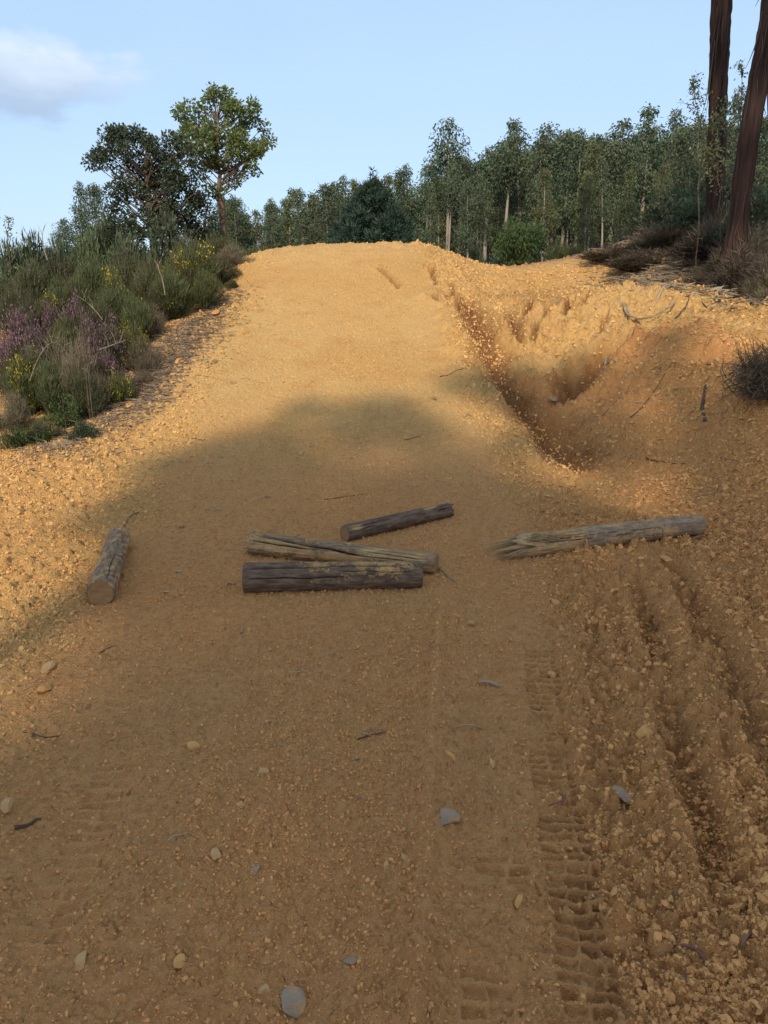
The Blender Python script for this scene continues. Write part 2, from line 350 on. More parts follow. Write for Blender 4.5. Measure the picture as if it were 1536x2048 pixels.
def tube(g, pts, rad, n=6, tint=.5, flat=1.0, cap=True, jit=None):
    pts = np.asarray(pts, float); m = len(pts); rad = np.broadcast_to(rad, (m,))
    T = np.gradient(pts, axis=0); T /= (np.linalg.norm(T, axis=1, keepdims=True) + 1e-9)
    up = np.array([0, 0, 1.0]) if abs(T[0][2]) < .9 else np.array([1.0, 0, 0])
    A = np.cross(T, up); A /= (np.linalg.norm(A, axis=1, keepdims=True) + 1e-9); B = np.cross(T, A)
    th = np.linspace(0, 2 * np.pi, n, endpoint=False)
    rr = rad[:, None] * (1 if jit is None else jit)
    V = pts[:, None] + (A[:, None] * np.cos(th)[None, :, None] + B[:, None] * np.sin(th)[None, :, None] * flat) * (rr * np.ones((m, n)))[..., None]
    V = V.reshape(-1, 3); i = np.arange(m - 1)[:, None] * n + np.arange(n)[None]; j = np.arange(m - 1)[:, None] * n + (np.arange(n)[None] + 1) % n
    F = np.stack([i, j, j + n, i + n], -1).reshape(-1, 4)
    g.add(V, F, tint)
    if cap:
        for e, (row, c) in enumerate(((0, pts[0]), (m - 1, pts[-1]))):
            ring = V[row * n:(row + 1) * n]; Vc = np.vstack([ring, c]); k = np.arange(n); F3 = np.stack([k, (k + 1) % n, np.full(n, n)], -1)
            g.add(Vc, F3 if e == 1 else F3[:, ::-1], tint)
def bez(a, b, c, n):
    t = np.linspace(0, 1, n)[:, None]; return (1 - t) ** 2 * a + 2 * t * (1 - t) * b + t * t * c

# ------------------------------------------------------------------ materials
def mat(name):
    m = bpy.data.materials.new(name); m.use_nodes = True; t = m.node_tree; t.nodes.clear()
    o = N(t, 'ShaderNodeOutputMaterial'); b = N(t, 'ShaderNodeBsdfPrincipled'); b.inputs['Roughness'].default_value = .9
    b.inputs['Specular IOR Level'].default_value = .2
    t.links.new(b.outputs[0], o.inputs[0]); return m, t, b, o
def attr(t, name): return N(t, 'ShaderNodeAttribute', attribute_name=name).outputs['Fac']
def noise(t, scale, detail=4, rough=.55, vec=None, dist=0):
    n = N(t, 'ShaderNodeTexNoise'); n.inputs['Scale'].default_value = scale; n.inputs['Detail'].default_value = detail; n.inputs['Roughness'].default_value = rough
    n.inputs['Distortion'].default_value = dist
    if vec is None: vec = N(t, 'ShaderNodeTexCoord').outputs['Object']
    t.links.new(vec, n.inputs['Vector']); return n.outputs[0]
def mix(t, f, a, b, mode='MIX'):
    n = N(t, 'ShaderNodeMix', data_type='RGBA', blend_type=mode); n.clamp_factor = True
    for i, x in ((0, f), (6, a), (7, b)):
        if isinstance(x, tuple): n.inputs[i].default_value = (*x, 1)
        elif isinstance(x, (int, float)): n.inputs[i].default_value = x
        else: t.links.new(x, n.inputs[i])
    return n.outputs[2]
def ss(t, x, a, b):
    n = N(t, 'ShaderNodeMapRange', interpolation_type='SMOOTHSTEP'); t.links.new(x, n.inputs[0]); n.inputs[1].default_value = a; n.inputs[2].default_value = b; return n.outputs[0]
def bump(t, b, h, dist=.004, strength=1.0):
    n = N(t, 'ShaderNodeBump'); n.inputs['Distance'].default_value = dist; n.inputs['Strength'].default_value = strength
    t.links.new(h, n.inputs['Height']); t.links.new(n.outputs[0], b.inputs['Normal'])
OCH = (.66, .388, .140); OCH2 = (.61, .338, .112); BRN_SHADE = (.66, .295, .100); GRY = (.63, .335, .150); RED = (.55, .245, .075); DMP_DARK = (.25, .10, .032); HUM = (.085, .052, .034)
def soil_mat():
    m, t, b, o = mat('soil')
    n1 = noise(t, .55, 4); n2 = noise(t, 3.1, 5); n3 = noise(t, 26, 5, .6); n4 = noise(t, 140, 3, .6)
    c = mix(t, ss(t, n1, .35, .65), OCH, OCH2)
    c = mix(t, math_(t, 'MULTIPLY', ss(t, n2, .45, .75), .45), c, RED)
    c = mix(t, math_(t, 'MULTIPLY', attr(t, 'worn'), math_(t, 'MULTIPLY_ADD', n2, .5, .55)), c, GRY)
    c = mix(t, attr(t, 'brown'), c, BRN_SHADE)  # browner soil; on near track and mound it paints in the tree shade
    c = mix(t, attr(t, 'damp_dark'), c, DMP_DARK)
    c = mix(t, attr(t, 'red'), c, (.30, .15, .08)); c = mix(t, attr(t, 'humus'), c, HUM)
    c = mix(t, math_(t, 'MULTIPLY', ss(t, n3, .5, .72), .35), c, mix(t, .5, c, (.62, .40, .17)))
    c = mix(t, math_(t, 'MULTIPLY', ss(t, n3, .50, .30), .30), c, mix(t, 1.0, c, (.60, .52, .45), 'MULTIPLY'))
    c = mix(t, math_(t, 'MULTIPLY', ss(t, n4, .55, .75), .25), c, (.62, .40, .17))
    t.links.new(c, b.inputs['Base Color']); b.inputs['Roughness'].default_value = .95
    hgt = math_(t, 'MULTIPLY_ADD', n4, .35, math_(t, 'MULTIPLY', noise(t, 60, 5, .7), 1.0)); bump(t, b, hgt, .030, .95)
    return m
def crumb_mat():
    m, t, b, o = mat('crumb')
    ri = N(t, 'ShaderNodeObjectInfo').outputs['Random']; n3 = noise(t, 40, 3)
    c = mix(t, ri, (.68, .400, .145), (.58, .320, .105))
    at_ = N(t, 'ShaderNodeAttribute', attribute_name='shade_brown_i'); at_.attribute_type = 'INSTANCER'
    c = mix(t, at_.outputs['Fac'], c, mix(t, ri, (.70, .335, .115), (.58, .260, .085)))  # near crumbs turn browner, shade put into their colour
    c = mix(t, ss(t, ri, .97, .985), c, (.66, .36, .13))
    c = mix(t, math_(t, 'MULTIPLY', n3, .3), c, (.40, .22, .09))
    t.links.new(c, b.inputs['Base Color']); return m
SOIL = soil_mat()
def stone_mat(name, c1, c2):
    m, t, b, o = mat(name); n = noise(t, 18, 5); c = mix(t, ss(t, n, .35, .65), c1, c2); up = noise(t, 45, 3)
    c = mix(t, math_(t, 'MULTIPLY', ss(t, up, .45, .7), .45), c, (.56, .25, .07)); t.links.new(c, b.inputs['Base Color']); b.inputs['Roughness'].default_value = .75
    bump(t, b, n, .006, .5); return m
ST_GREY = stone_mat('stone_grey', (.30, .215, .14), (.23, .16, .10)); ST_TAN = stone_mat('stone_tan', (.56, .28, .085), (.44, .21, .065)); ST_PALE = stone_mat('stone_pale', (.47, .28, .12), (.40, .22, .08))
ST_ORANGE = stone_mat('stone_orange', (.55, .30, .10), (.48, .24, .08))
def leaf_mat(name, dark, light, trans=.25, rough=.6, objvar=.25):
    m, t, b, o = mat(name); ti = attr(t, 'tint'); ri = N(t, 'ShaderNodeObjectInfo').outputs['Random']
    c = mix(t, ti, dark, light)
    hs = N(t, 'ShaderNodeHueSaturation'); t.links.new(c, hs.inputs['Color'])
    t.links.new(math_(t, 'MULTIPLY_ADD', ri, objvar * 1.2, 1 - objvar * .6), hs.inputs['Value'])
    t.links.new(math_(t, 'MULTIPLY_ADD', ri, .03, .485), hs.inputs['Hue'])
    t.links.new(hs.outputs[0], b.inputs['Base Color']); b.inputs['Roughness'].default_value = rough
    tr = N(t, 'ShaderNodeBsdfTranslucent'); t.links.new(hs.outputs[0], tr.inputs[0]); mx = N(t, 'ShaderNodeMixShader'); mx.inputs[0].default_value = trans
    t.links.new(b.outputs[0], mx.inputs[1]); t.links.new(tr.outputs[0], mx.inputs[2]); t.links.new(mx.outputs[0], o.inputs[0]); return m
EUC = leaf_mat('eucalyptus_leaf', (.040, .058, .033), (.135, .160, .078), .18)
EUCY = leaf_mat('eucalyptus_leaf_warm', (.055, .066, .028), (.160, .165, .062), .18)
OAK = leaf_mat('oak_leaf', (.095, .13, .038), (.22, .265, .085), .35)
DOAK = leaf_mat('cork_leaf', (.032, .045, .022), (.095, .115, .06), .15)
PINE = leaf_mat('pine_needle', (.018, .034, .022), (.045, .070, .042), .1)
BROOM = leaf_mat('broom_green', (.045, .054, .020), (.150, .150, .060), .25)
DRYB = leaf_mat('dry_twig', (.10, .078, .045), (.24, .19, .115), .1)
DARKB = leaf_mat('dark_brush', (.030, .022, .015), (.11, .075, .05), .05)
HEATHG = leaf_mat('heath_green', (.052, .058, .026), (.13, .115, .055), .2)
GRN = leaf_mat('fresh_leaf', (.040, .066, .022), (.115, .150, .048), .3)
YEL = leaf_mat('yellow_petal', (.46, .31, .02), (.72, .52, .05), .3, objvar=.1)
PUR = leaf_mat('purple_petal', (.19, .085, .12), (.32, .16, .21), .3, objvar=.1)
GREYLEAF = leaf_mat('fallen_leaf', (.26, .18, .11), (.42, .30, .19), .1, .8)
STRAW = leaf_mat('straw', (.34, .25, .13), (.55, .44, .27), .2)
LITTER = leaf_mat('litter', (.14, .09, .055), (.34, .26, .18), .1)
def bark_mat(name, c1, c2, scale=9, stretch=.12):
    m, t, b, o = mat(name); tcn = N(t, 'ShaderNodeTexCoord'); mp = N(t, 'ShaderNodeMapping'); mp.inputs['Scale'].default_value = (1, 1, stretch); t.links.new(tcn.outputs['Object'], mp.inputs[0])
    n = noise(t, scale, 6, .6, mp.outputs[0]); c = mix(t, ss(t, n, .35, .68), c1, c2)
    c = mix(t, math_(t, 'MULTIPLY', attr(t, 'tint'), .35), c, c2)
    t.links.new(c, b.inputs['Base Color']); bump(t, b, noise(t, scale * 4, 5, .6, mp.outputs[0]), .03, .7); return m
TRUNK_PALE = bark_mat('pale_trunk', (.20, .15, .11), (.34, .28, .22), 5)
TRUNK_RED = bark_mat('shaggy_bark', (.018, .012, .010), (.075, .038, .026), 18, .07)
BARK_STRIP = bark_mat('bark_strip', (.045, .028, .022), (.13, .085, .062), 12, .5)
TRUNK_OAK = bark_mat('oak_bark', (.10, .065, .045), (.19, .125, .085), 9, .3)
TWIG = bark_mat('twig', (.07, .046, .03), (.17, .115, .075), 20, 1)
DEADWOOD = bark_mat('dead_wood', (.17, .125, .08), (.36, .28, .185), 20, 1)

def inpoly(x, y, p):
    c = np.zeros(x.shape, bool); j = len(p) - 1
    for i in range(len(p)):
        c ^= ((p[i][1] > y) != (p[j][1] > y)) & (x < (p[j][0] - p[i][0]) * (y - p[i][1]) / (p[j][1] - p[i][1] + 1e-12) + p[i][0]); j = i
    return c
# ------------------------------------------------------------------ ground: one sheet, dense where the photograph is close
nx = 760
tt = np.linspace(-1, 1, nx); tt = .52 * tt + .48 * tt ** 3
ys = [-120, -80, -55, -40, -30, -22, -16, -12, -9, -7, -5.5, -4.2, -3.2, -2.4, -1.7, -1.1, -.6, -.2, .15, .45, .7, .88]
y_ = 1.0
while y_ < 5: ys.append(y_); y_ *= 1.0023
while y_ < 13: ys.append(y_); y_ *= 1.0024
while y_ < 15.5: ys.append(y_); y_ *= 1.0036
while y_ < 30: ys.append(y_); y_ *= 1.012
while y_ < 900: ys.append(y_); y_ *= 1.06
ys = np.array(ys); ny = len(ys)
half = 1.15 + .68 * np.abs(ys) + np.clip(np.abs(ys) - 20, 0, 1e9) * .5
gx = tt[None] * half[:, None]; gy = np.repeat(ys[:, None], nx, 1)
fx_, fy_ = gx.ravel(), gy.ravel()
base = H0(fx_, fy_); det, loose, gm, bank = detail(fx_, fy_)
Vg = np.c_[fx_, fy_, base + det]
k = np.arange(ny - 1)[:, None] * nx + np.arange(nx - 1)[None]
Fg = np.stack([k, k + 1, k + nx + 1, k + nx], -1).reshape(-1, 4)
lft, rgt, wv = masks(fx_, fy_)
worn = (.45 + .55 * sst(-.2, .35, fbm(fx_ * 2.4, fy_ * .35, 18, 3)) * sst(.55, .1, np.abs(fx_ + .15 - .02 * fy_) )) * (1 - sst(0, .5, lft)) * (1 - sst(0, .35, rgt)) * (1 - sst(5.5, 8.5, fy_)) * sst(-.5, .3, fbm(fx_ * 1.1, fy_ * .5, 12, 3) + .25)
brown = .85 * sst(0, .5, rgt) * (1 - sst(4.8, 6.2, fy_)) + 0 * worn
brown = np.maximum(brown, (.80 + .3 * fbm(fx_ * .8, fy_ * .8, 14, 3)) * (1 - sst(5.0, 8.2, fy_)) * (1 - .75 * sst(.1, .8, lft)))  # shade of the near track put into the soil colour
MND_SHADE = [hit(*q)[:2] for q in [(1080, 880), (1010, 800), (1040, 745), (1150, 752), (1205, 712), (1262, 668), (1330, 640), (1410, 632), (1480, 655), (1560, 700)]] + [np.array([6.5, 6.0]), np.array([5.5, 4.0]), np.array([2.2, 4.5])]  # outline follows the tree shadow on the mound
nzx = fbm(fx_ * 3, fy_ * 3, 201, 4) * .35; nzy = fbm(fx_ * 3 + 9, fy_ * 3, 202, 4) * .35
brown = np.maximum(brown, sum(inpoly(fx_ + nzx * k_ + .12 * (k_ - 1), fy_ + nzy * k_, MND_SHADE) * .30 for k_ in (.5, 1.0, 1.5)))  # mound's shade painted as a browner soil tone
damp_dark = np.clip(gm * 1.0 + .35 * bank * sst(.15, .5, fbm(fx_ * 3 + fy_ * 2, fy_ * 1.2, 77, 3)), 0, 1)  # damp gullies; gouges and the hole share the dark tone
damp_dark = np.maximum(damp_dark, .55 * sst(.02, -.03, det - .0) * sst(.5, 1, rgt) * (fy_ < 5))  # darker where the ground dips in the right ruts
far = sst(14.8, 16.5, fy_); und = sst(11.6, 13.2, fy_ + .25 * (fx_ - 4)) * sst(3.6, 4.6, fx_)
red = far * sst(1, 3, fx_) * .85; hum = np.clip(und * (.7 + .5 * fbm(fx_ * 2, fy_ * 2, 88, 3)), 0, 1); hum = np.maximum(hum, .7 * far * sst(26, 32, fy_)); hum = np.maximum(hum, .8 * sst(3.0, 3.8, -fx_ - .12 * (fy_ - 8)) * sst(7.2, 8.5, fy_)); brown = np.maximum(brown, far * .9 * (1 - red)); brown = np.maximum(brown, .75 * sst(2.9, 3.6, -fx_) * sst(7.5, 9, fy_))
me = mesh_np('ground', Vg, [Fg], {'worn': worn, 'brown': brown, 'damp_dark': damp_dark, 'red': red, 'humus': hum}, True, (SOIL,))
tag(link('ground', me), kind='structure')

# ------------------------------------------------------------------ loose crumbs and clods: geometry-node scatter
def ico():
    p = (1 + 5 ** .5) / 2
    V = np.array([(-1, p, 0), (1, p, 0), (-1, -p, 0), (1, -p, 0), (0, -1, p), (0, 1, p), (0, -1, -p), (0, 1, -p), (p, 0, -1), (p, 0, 1), (-p, 0, -1), (-p, 0, 1)], float)
    V /= np.linalg.norm(V[0]); F = np.array([(0, 11, 5), (0, 5, 1), (0, 1, 7), (0, 7, 10), (0, 10, 11), (1, 5, 9), (5, 11, 4), (11, 10, 2), (10, 7, 6), (7, 1, 8), (3, 9, 4), (3, 4, 2), (3, 2, 6), (3, 6, 8), (3, 8, 9), (4, 9, 5), (2, 4, 11), (6, 2, 10), (8, 6, 7), (9, 8, 1)])
    return V, F
def ico2(n=1):
    V, F = ico(); V = list(map(tuple, V)); F = F.tolist()
    for _ in range(n):
        cache = {}; F2 = []
        def md(a, b):
            k = (min(a, b), max(a, b))
            if k not in cache:
                m = np.array(V[a]) + np.array(V[b]); m /= np.linalg.norm(m); V.append(tuple(m)); cache[k] = len(V) - 1
            return cache[k]
        for a, b, c in F:
            ab, bc, ca = md(a, b), md(b, c), md(c, a); F2 += [(a, ab, ca), (b, bc, ab), (c, ca, bc), (ab, bc, ca)]
        F = F2
    return np.array(V), np.array(F)
IV, IF = ico2(1); IV2, IF2 = ico2(2)
def rock(rng, sx, sy, sz, hi=False, rough=.18, planes=7):
    V, F = (IV2, IF2) if hi else (IV, IF); V = V.copy()
    for _ in range(planes):                      # facets: flatten against random planes
        n = rng.normal(size=3); n /= np.linalg.norm(n); d = rng.uniform(.42, .9); q = V @ n; V = V - np.clip(q - d, 0, None)[:, None] * n
    V = V * (1 + rng.uniform(-rough, rough, len(V)) * .5)[:, None] * (sx, sy, sz); return V, F
rng = np.random.default_rng(7)
CR = crumb_mat(); protos = bpy.data.collections.new('crumb_shapes')
for k in range(6):
    V, F = rock(rng, 1, rng.uniform(.6, .95), rng.uniform(.45, .8), rough=.7, planes=10)
    V -= V.mean(0); m_ = mesh_np('crumb', V, [F], None, False, (CR,)); protos.objects.link(bpy.data.objects.new('crumb', m_))
NC = 420000
yy = np.exp(rng.uniform(math.log(1.05), math.log(15.0), NC)); xx = (rng.random(NC) * 2 - 1) * (.45 + .60 * yy)
keep = (xx > -.56 * yy - .5)
lo, ro, _w2 = masks(xx, yy); L_ = np.clip(np.maximum(lo * .8, ro), 0, 1)
clump = sst(-.25, .35, fbm(xx * 2.5, yy * 1.6, 99, 3))
keep &= rng.random(NC) < (.42 + .58 * L_) * (.30 + .70 * clump) * np.where(yy > 5, 1, .9)
keep &= (tread_mask(xx, yy) < .3) | (rng.random(NC) < .22)
sz = rng.pareto(2.2, NC) * .0021 + .0019; sz = np.clip(sz * (1 + .35 * L_) * np.interp(yy, [1, 3, 6, 15], [.95, 1.3, 2.2, 3.3]), .0012, np.interp(yy, [1, 4, 15], [.013, .018, .035]) * (.5 + .5 * L_))
xx, yy, sz, wv = xx[keep], yy[keep], sz[keep], np.clip((1 - .25 * L_[keep]) * (1 - sst(4.5, 7, yy[keep])) * np.maximum(sst(-.1, .3, ro[keep]), 1 - sst(0, .6, lo[keep])), 0, 1)
zz = HF(xx, yy) + sz * .12
pm_ = bpy.data.meshes.new('soil_crumbs'); pm_.vertices.add(len(xx)); pm_.vertices.foreach_set('co', np.c_[xx, yy, zz].astype(np.float32).ravel())
a_ = pm_.attributes.new('sz', 'FLOAT', 'POINT'); a_.data.foreach_set('value', sz.astype(np.float32))
a_ = pm_.attributes.new('shade_brown_i', 'FLOAT', 'POINT'); a_.data.foreach_set('value', wv.astype(np.float32))
a_ = pm_.attributes.new('rot', 'FLOAT_VECTOR', 'POINT'); a_.data.foreach_set('vector', (rng.random((len(xx), 3)) * 6.28).astype(np.float32).ravel())
crumbs = tag(link('soil_crumbs', pm_), 'loose ochre soil crumbs scattered over the dirt track and ramp', None, None, 'stuff')
gn = bpy.data.node_groups.new('scatter_crumbs', 'GeometryNodeTree'); gn.interface.new_socket('Geometry', in_out='INPUT', socket_type='NodeSocketGeometry'); gn.interface.new_socket('Geometry', in_out='OUTPUT', socket_type='NodeSocketGeometry')
gi = gn.nodes.new('NodeGroupInput'); go = gn.nodes.new('NodeGroupOutput'); ci = gn.nodes.new('GeometryNodeCollectionInfo'); ci.inputs[0].default_value = protos
ci.inputs['Separate Children'].default_value = True; ci.inputs['Reset Children'].default_value = True
ip = gn.nodes.new('GeometryNodeInstanceOnPoints'); ip.inputs['Pick Instance'].default_value = True
def named(typ, nm):
    n = gn.nodes.new('GeometryNodeInputNamedAttribute'); n.data_type = typ; n.inputs[0].default_value = nm; return n.outputs[0]
gn.links.new(gi.outputs[0], ip.inputs['Points']); gn.links.new(ci.outputs[0], ip.inputs['Instance'])
e2r = gn.nodes.new('FunctionNodeEulerToRotation'); gn.links.new(named('FLOAT_VECTOR', 'rot'), e2r.inputs[0]); gn.links.new(e2r.outputs[0], ip.inputs['Rotation'])
gn.links.new(named('FLOAT', 'sz'), ip.inputs['Scale']); gn.links.new(ip.outputs[0], go.inputs[0])
md_ = crumbs.modifiers.new('scatter', 'NODES'); md_.node_group = gn
# ------------------------------------------------------------------ trees
def clump_tree(name, rng, trunk, clumps, leafm, barkm, leaf=(.2, .05), per=45, crad=.42, droop=.8, tr=(.16, .03), blade=False, up=0.0, brn=.025, flatz=.8, trunk_sides=8):
    """trunk: polyline; clumps: (n,4) centre + size. Returns (trunk mesh, crown mesh) in local space"""
    gt = G(); m = len(trunk); tube(gt, trunk, np.linspace(tr[0], tr[1], m), trunk_sides)
    gl = G()
    for c in clumps:
        q = c[:3]; s = c[3]
        hgt = q[2] - np.hypot(q[0] - trunk[-1][0], q[1] - trunk[-1][1]) * rng.uniform(.5, 1.0) - .1
        k = int(np.clip(np.searchsorted(trunk[:, 2], hgt), 1, m - 1)); a = trunk[k]
        mid = (a + q) / 2 + rng.normal(0, .06, 3) * np.linalg.norm(q - a) + (0, 0, -.08 * np.linalg.norm(q - a))
        tube(gt, bez(a, mid, q, 6), np.linspace(brn * (.6 + np.linalg.norm(q - a) * .25), brn * .25, 6), 4, .3, cap=False)
        n = int(per * s * s); v = rng.normal(size=(n, 3)); v /= np.linalg.norm(v, axis=1, keepdims=True); rr = rng.random(n) ** .45
        pos = q + v * rr[:, None] * crad * s * (1, 1, flatz)
        d = v * (1 - droop) + np.array([0, 0, up - droop]) * 1.0 + rng.normal(0, .35, (n, 3))
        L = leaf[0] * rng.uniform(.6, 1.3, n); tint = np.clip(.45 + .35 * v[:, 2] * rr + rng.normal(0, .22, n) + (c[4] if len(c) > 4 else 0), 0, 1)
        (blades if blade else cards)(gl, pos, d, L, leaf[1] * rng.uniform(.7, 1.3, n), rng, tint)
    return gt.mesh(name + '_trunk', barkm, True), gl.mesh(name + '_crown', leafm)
def euc(seed, h, cbase, wid, n, shape=0, leafm=None, per=66, barkm=None):
    """slender plantation eucalyptus: bare pole, narrow irregular crown of hanging leaf clumps"""
    r = np.random.default_rng(seed); z = np.linspace(0, 1, 12); lean = r.normal(0, .02, 2) * h
    trunk = np.c_[lean[0] * z ** 2 + np.sin(z * 5 + r.random() * 6) * .06, lean[1] * z ** 2, z * h]
    cl = []
    tiers = np.sort(r.random(n)) ** (.95)
    for f in tiers:
        zc = cbase + (h - cbase) * f; prof = {0: (1 - f) ** .62 * (.45 + .55 * min(f * 5, 1)), 1: math.sin(min(f * 1.02, 1) * math.pi) ** .55, 2: (1 - f) ** .9 + .12}[shape]
        a = r.random() * 6.283; rad = wid * prof * r.random() ** .5; k = np.interp(zc, trunk[:, 2], trunk[:, 0]), np.interp(zc, trunk[:, 2], trunk[:, 1])
        s = (.55 + .65 * prof) * r.uniform(.75, 1.25); cl.append((k[0] + rad * math.cos(a), k[1] + rad * math.sin(a), zc, s, r.normal(0, .12)))
    cl.append((trunk[-1][0], trunk[-1][1], h - .1, .45, .1))
    return clump_tree('eucalyptus', r, trunk, np.array(cl), leafm or EUC, barkm or TRUNK_PALE, (.27, .095), per, .66, .72, (.10 + h * .004, .02), flatz=1.15)
EV = [euc(11, 12, 4.2, 1.15, 52), euc(12, 12, 3.4, 1.35, 60, 1), euc(13, 12, 6.0, .95, 38), euc(14, 12, 2.6, 1.7, 78, 1), euc(15, 12, 5.0, 1.2, 46, 2, EUCY), euc(16, 12, 3.2, 1.4, 62, 0, EUCY), euc(17, 12, 7.5, .9, 28, 1), euc(18, 12, 1.6, 2.0, 90, 0)]
def tree(name, meshes, loc, label, cat, group=None, s=(1, 1, 1), rz=0, parts=('trunk', 'crown')):
    r = empty(name, loc, label, cat, group, rz); r.scale = s
    for p_, me_ in zip(parts, meshes):
        if me_ is not None: link(p_, me_, r)
    return r
rt = random.Random(5)
GE = 'eucalyptus trees of the wood behind the ramp'
def euc_at(u, vtop, Y, var, label, wide=1.0, group=GE, name='eucalyptus_tree'):
    top = P(u, vtop, Y); g = float(H0([top[0]], [top[1]])[0]) - .1; h = top[2] - g
    return tree(name, EV[var], (top[0], top[1], g), label, 'tree', group, (wide * h / 12 * 1.02 * rt.uniform(.85, 1.2) + .05, wide * h / 12 * 1.02 + .05, h / 12), rt.random() * 6.28)
for a in [
 (152, 366, 48, 0, 'slim pointed eucalyptus far left, left one of the pair behind the dark bushes', 1.0),
 (182, 368, 47, 1, 'slim pointed eucalyptus far left, right one of the pair beside the dark oak', 1.0),
 (128, 440, 46, 3, 'low pale eucalyptus at the far left just left of the slim pair', 1.1),
 (470, 392, 44, 0, 'grey-green eucalyptus directly right of the light green oak trunk', 1.1),
 (492, 400, 46, 2, 'thin eucalyptus second to the right of the light green oak', 1.1),
 (515, 422, 43, 5, 'shorter rounded eucalyptus behind the left shoulder of the ramp', 1.0),
 (548, 398, 45, 0, 'pointed eucalyptus above the left end of the ramp crest', 1.1),
 (580, 402, 47, 2, 'sparse eucalyptus above the left part of the ramp crest', 1.1),
 (606, 378, 44, 0, 'pointed eucalyptus taller than its neighbours left of the dark pine', 1.15),
 (632, 398, 46, 4, 'olive eucalyptus with bare pale pole left of the dark pine', 1.1),
 (655, 368, 43, 1, 'full eucalyptus standing closest to the left side of the dark pine', 1.1),
 (690, 352, 45, 0, 'eucalyptus whose tip shows over the left flank of the dark pine', 1.1),
 (712, 362, 46, 5, 'eucalyptus tip just left of the top spike of the dark pine', 1.0),
 (785, 350, 45, 4, 'olive eucalyptus rising behind the right flank of the dark pine', 1.1),
 (820, 330, 43, 0, 'pointed eucalyptus with bare trunk right of the dark pine', 1.1),
 (856, 328, 42, 1, 'full dark eucalyptus between the dark pine and the tall lone eucalyptus', 1.1),
 (880, 355, 40, 5, 'eucalyptus standing just left of the tall lone eucalyptus', 1.0),
 (900, 243, 38, 6, 'tallest lone eucalyptus with long bare pole and small high crown above the ramp', 1.2),
 (925, 312, 40, 1, 'eucalyptus crown touching the right side of the tall lone eucalyptus', 1.05),
 (950, 330, 41, 2, 'sparse eucalyptus left of the wide low crown behind the ramp shoulder', 1.0),
 (958, 372, 33, 3, 'leaning pale trunk eucalyptus with wide low crown above the right shoulder of the ramp', .85),
 (978, 294, 40, 6, 'high crowned eucalyptus above the wide low one', 1.5),
 (1020, 262, 36, 6, 'dark topped eucalyptus with bare pinkish trunk above the round green shrub', 1.4),
 (1055, 243, 38, 2, 'tall thin eucalyptus over the right half of the round green shrub', 1.25),
 (1078, 272, 37, 0, 'dense dark eucalyptus right of the round green shrub', 1.15),
 (1106, 248, 38, 6, 'airy eucalyptus with high crown between two dense ones', 1.5),
 (1140, 262, 36, 1, 'broad eucalyptus above the cluster of pale poles', 1.1),
 (1165, 262, 35, 0, 'pointed eucalyptus above the cluster of pale poles', 1.1),
 (1192, 285, 33, 5, 'warm green eucalyptus left of the biggest round crown', 1.0),
 (1240, 245, 33, 3, 'biggest eucalyptus with broad rounded crown in the middle of the right wood', 1.05),
 (1302, 225, 36, 2, 'tall narrow eucalyptus right of the broad rounded crown', 1.35),
 (1342, 222, 36, 0, 'tall narrow eucalyptus left of the first shaggy trunk', 1.2),
 (1368, 262, 33, 1, 'eucalyptus crown just left of the first shaggy trunk', 1.1),
 (1405, 240, 34, 0, 'eucalyptus crown partly behind the first shaggy trunk', 1.2),
 (1476, 178, 30, 0, 'eucalyptus crown filling the gap between the two shaggy trunks', 1.1),
 (1532, 232, 30, 1, 'eucalyptus crown at the right edge beyond the second shaggy trunk', 1.2),
 (1180, 345, 28, 5, 'short warm green young eucalyptus in front of the wood left of the debris mound', .8),
 (1255, 340, 27, 4, 'young eucalyptus with olive leaves behind the debris mound', 1.0),
 (1330, 330, 26, 5, 'young eucalyptus with yellowish leaves behind the top of the debris mound', 1.0),
 (1095, 340, 30, 4, 'young olive eucalyptus right behind the round green shrub', .9),
]: euc_at(*a)
for i in range(86):
    u = 440 + 1130 * (i + rt.random()) / 86; Y = rt.uniform(44, 62); vt = np.interp(u, [440, 600, 760, 900, 1050, 1250, 1560], [425, 402, 380, 345, 295, 282, 270]) + rt.uniform(-28, 38)
    euc_at(u, vt, Y, rt.choice([0, 1, 2, 3, 4, 5, 3, 1]), 'slender dark eucalyptus standing deep in the wood behind the front trees', 1.4, 'eucalyptus trees deep in the wood')
for i in range(18):
    u = 860 + 560 * (i + rt.random()) / 18; Y = rt.uniform(30, 44)
    euc_at(u, np.interp(u, [860, 1450], [330, 290]) + rt.uniform(0, 50), Y, rt.choice([2, 6, 6, 0]), 'thin eucalyptus showing mostly its bare pole in the right half of the wood', .9, 'thin poled eucalyptus trees in the right wood')
# beyond both sides of the photograph and the low scrub under the wood
for i in range(10):
    x = -46 + 4.2 * i; y = rt.uniform(60, 75); g = float(H0([x], [y])[0])
    tree('eucalyptus_tree', EV[rt.choice([0, 1, 3])], (x, y, g - .2), 'small far eucalyptus on the low ground beyond the left bank', 'tree', 'far eucalyptus trees left of the track', (.6, .6, .42), rt.random() * 6)
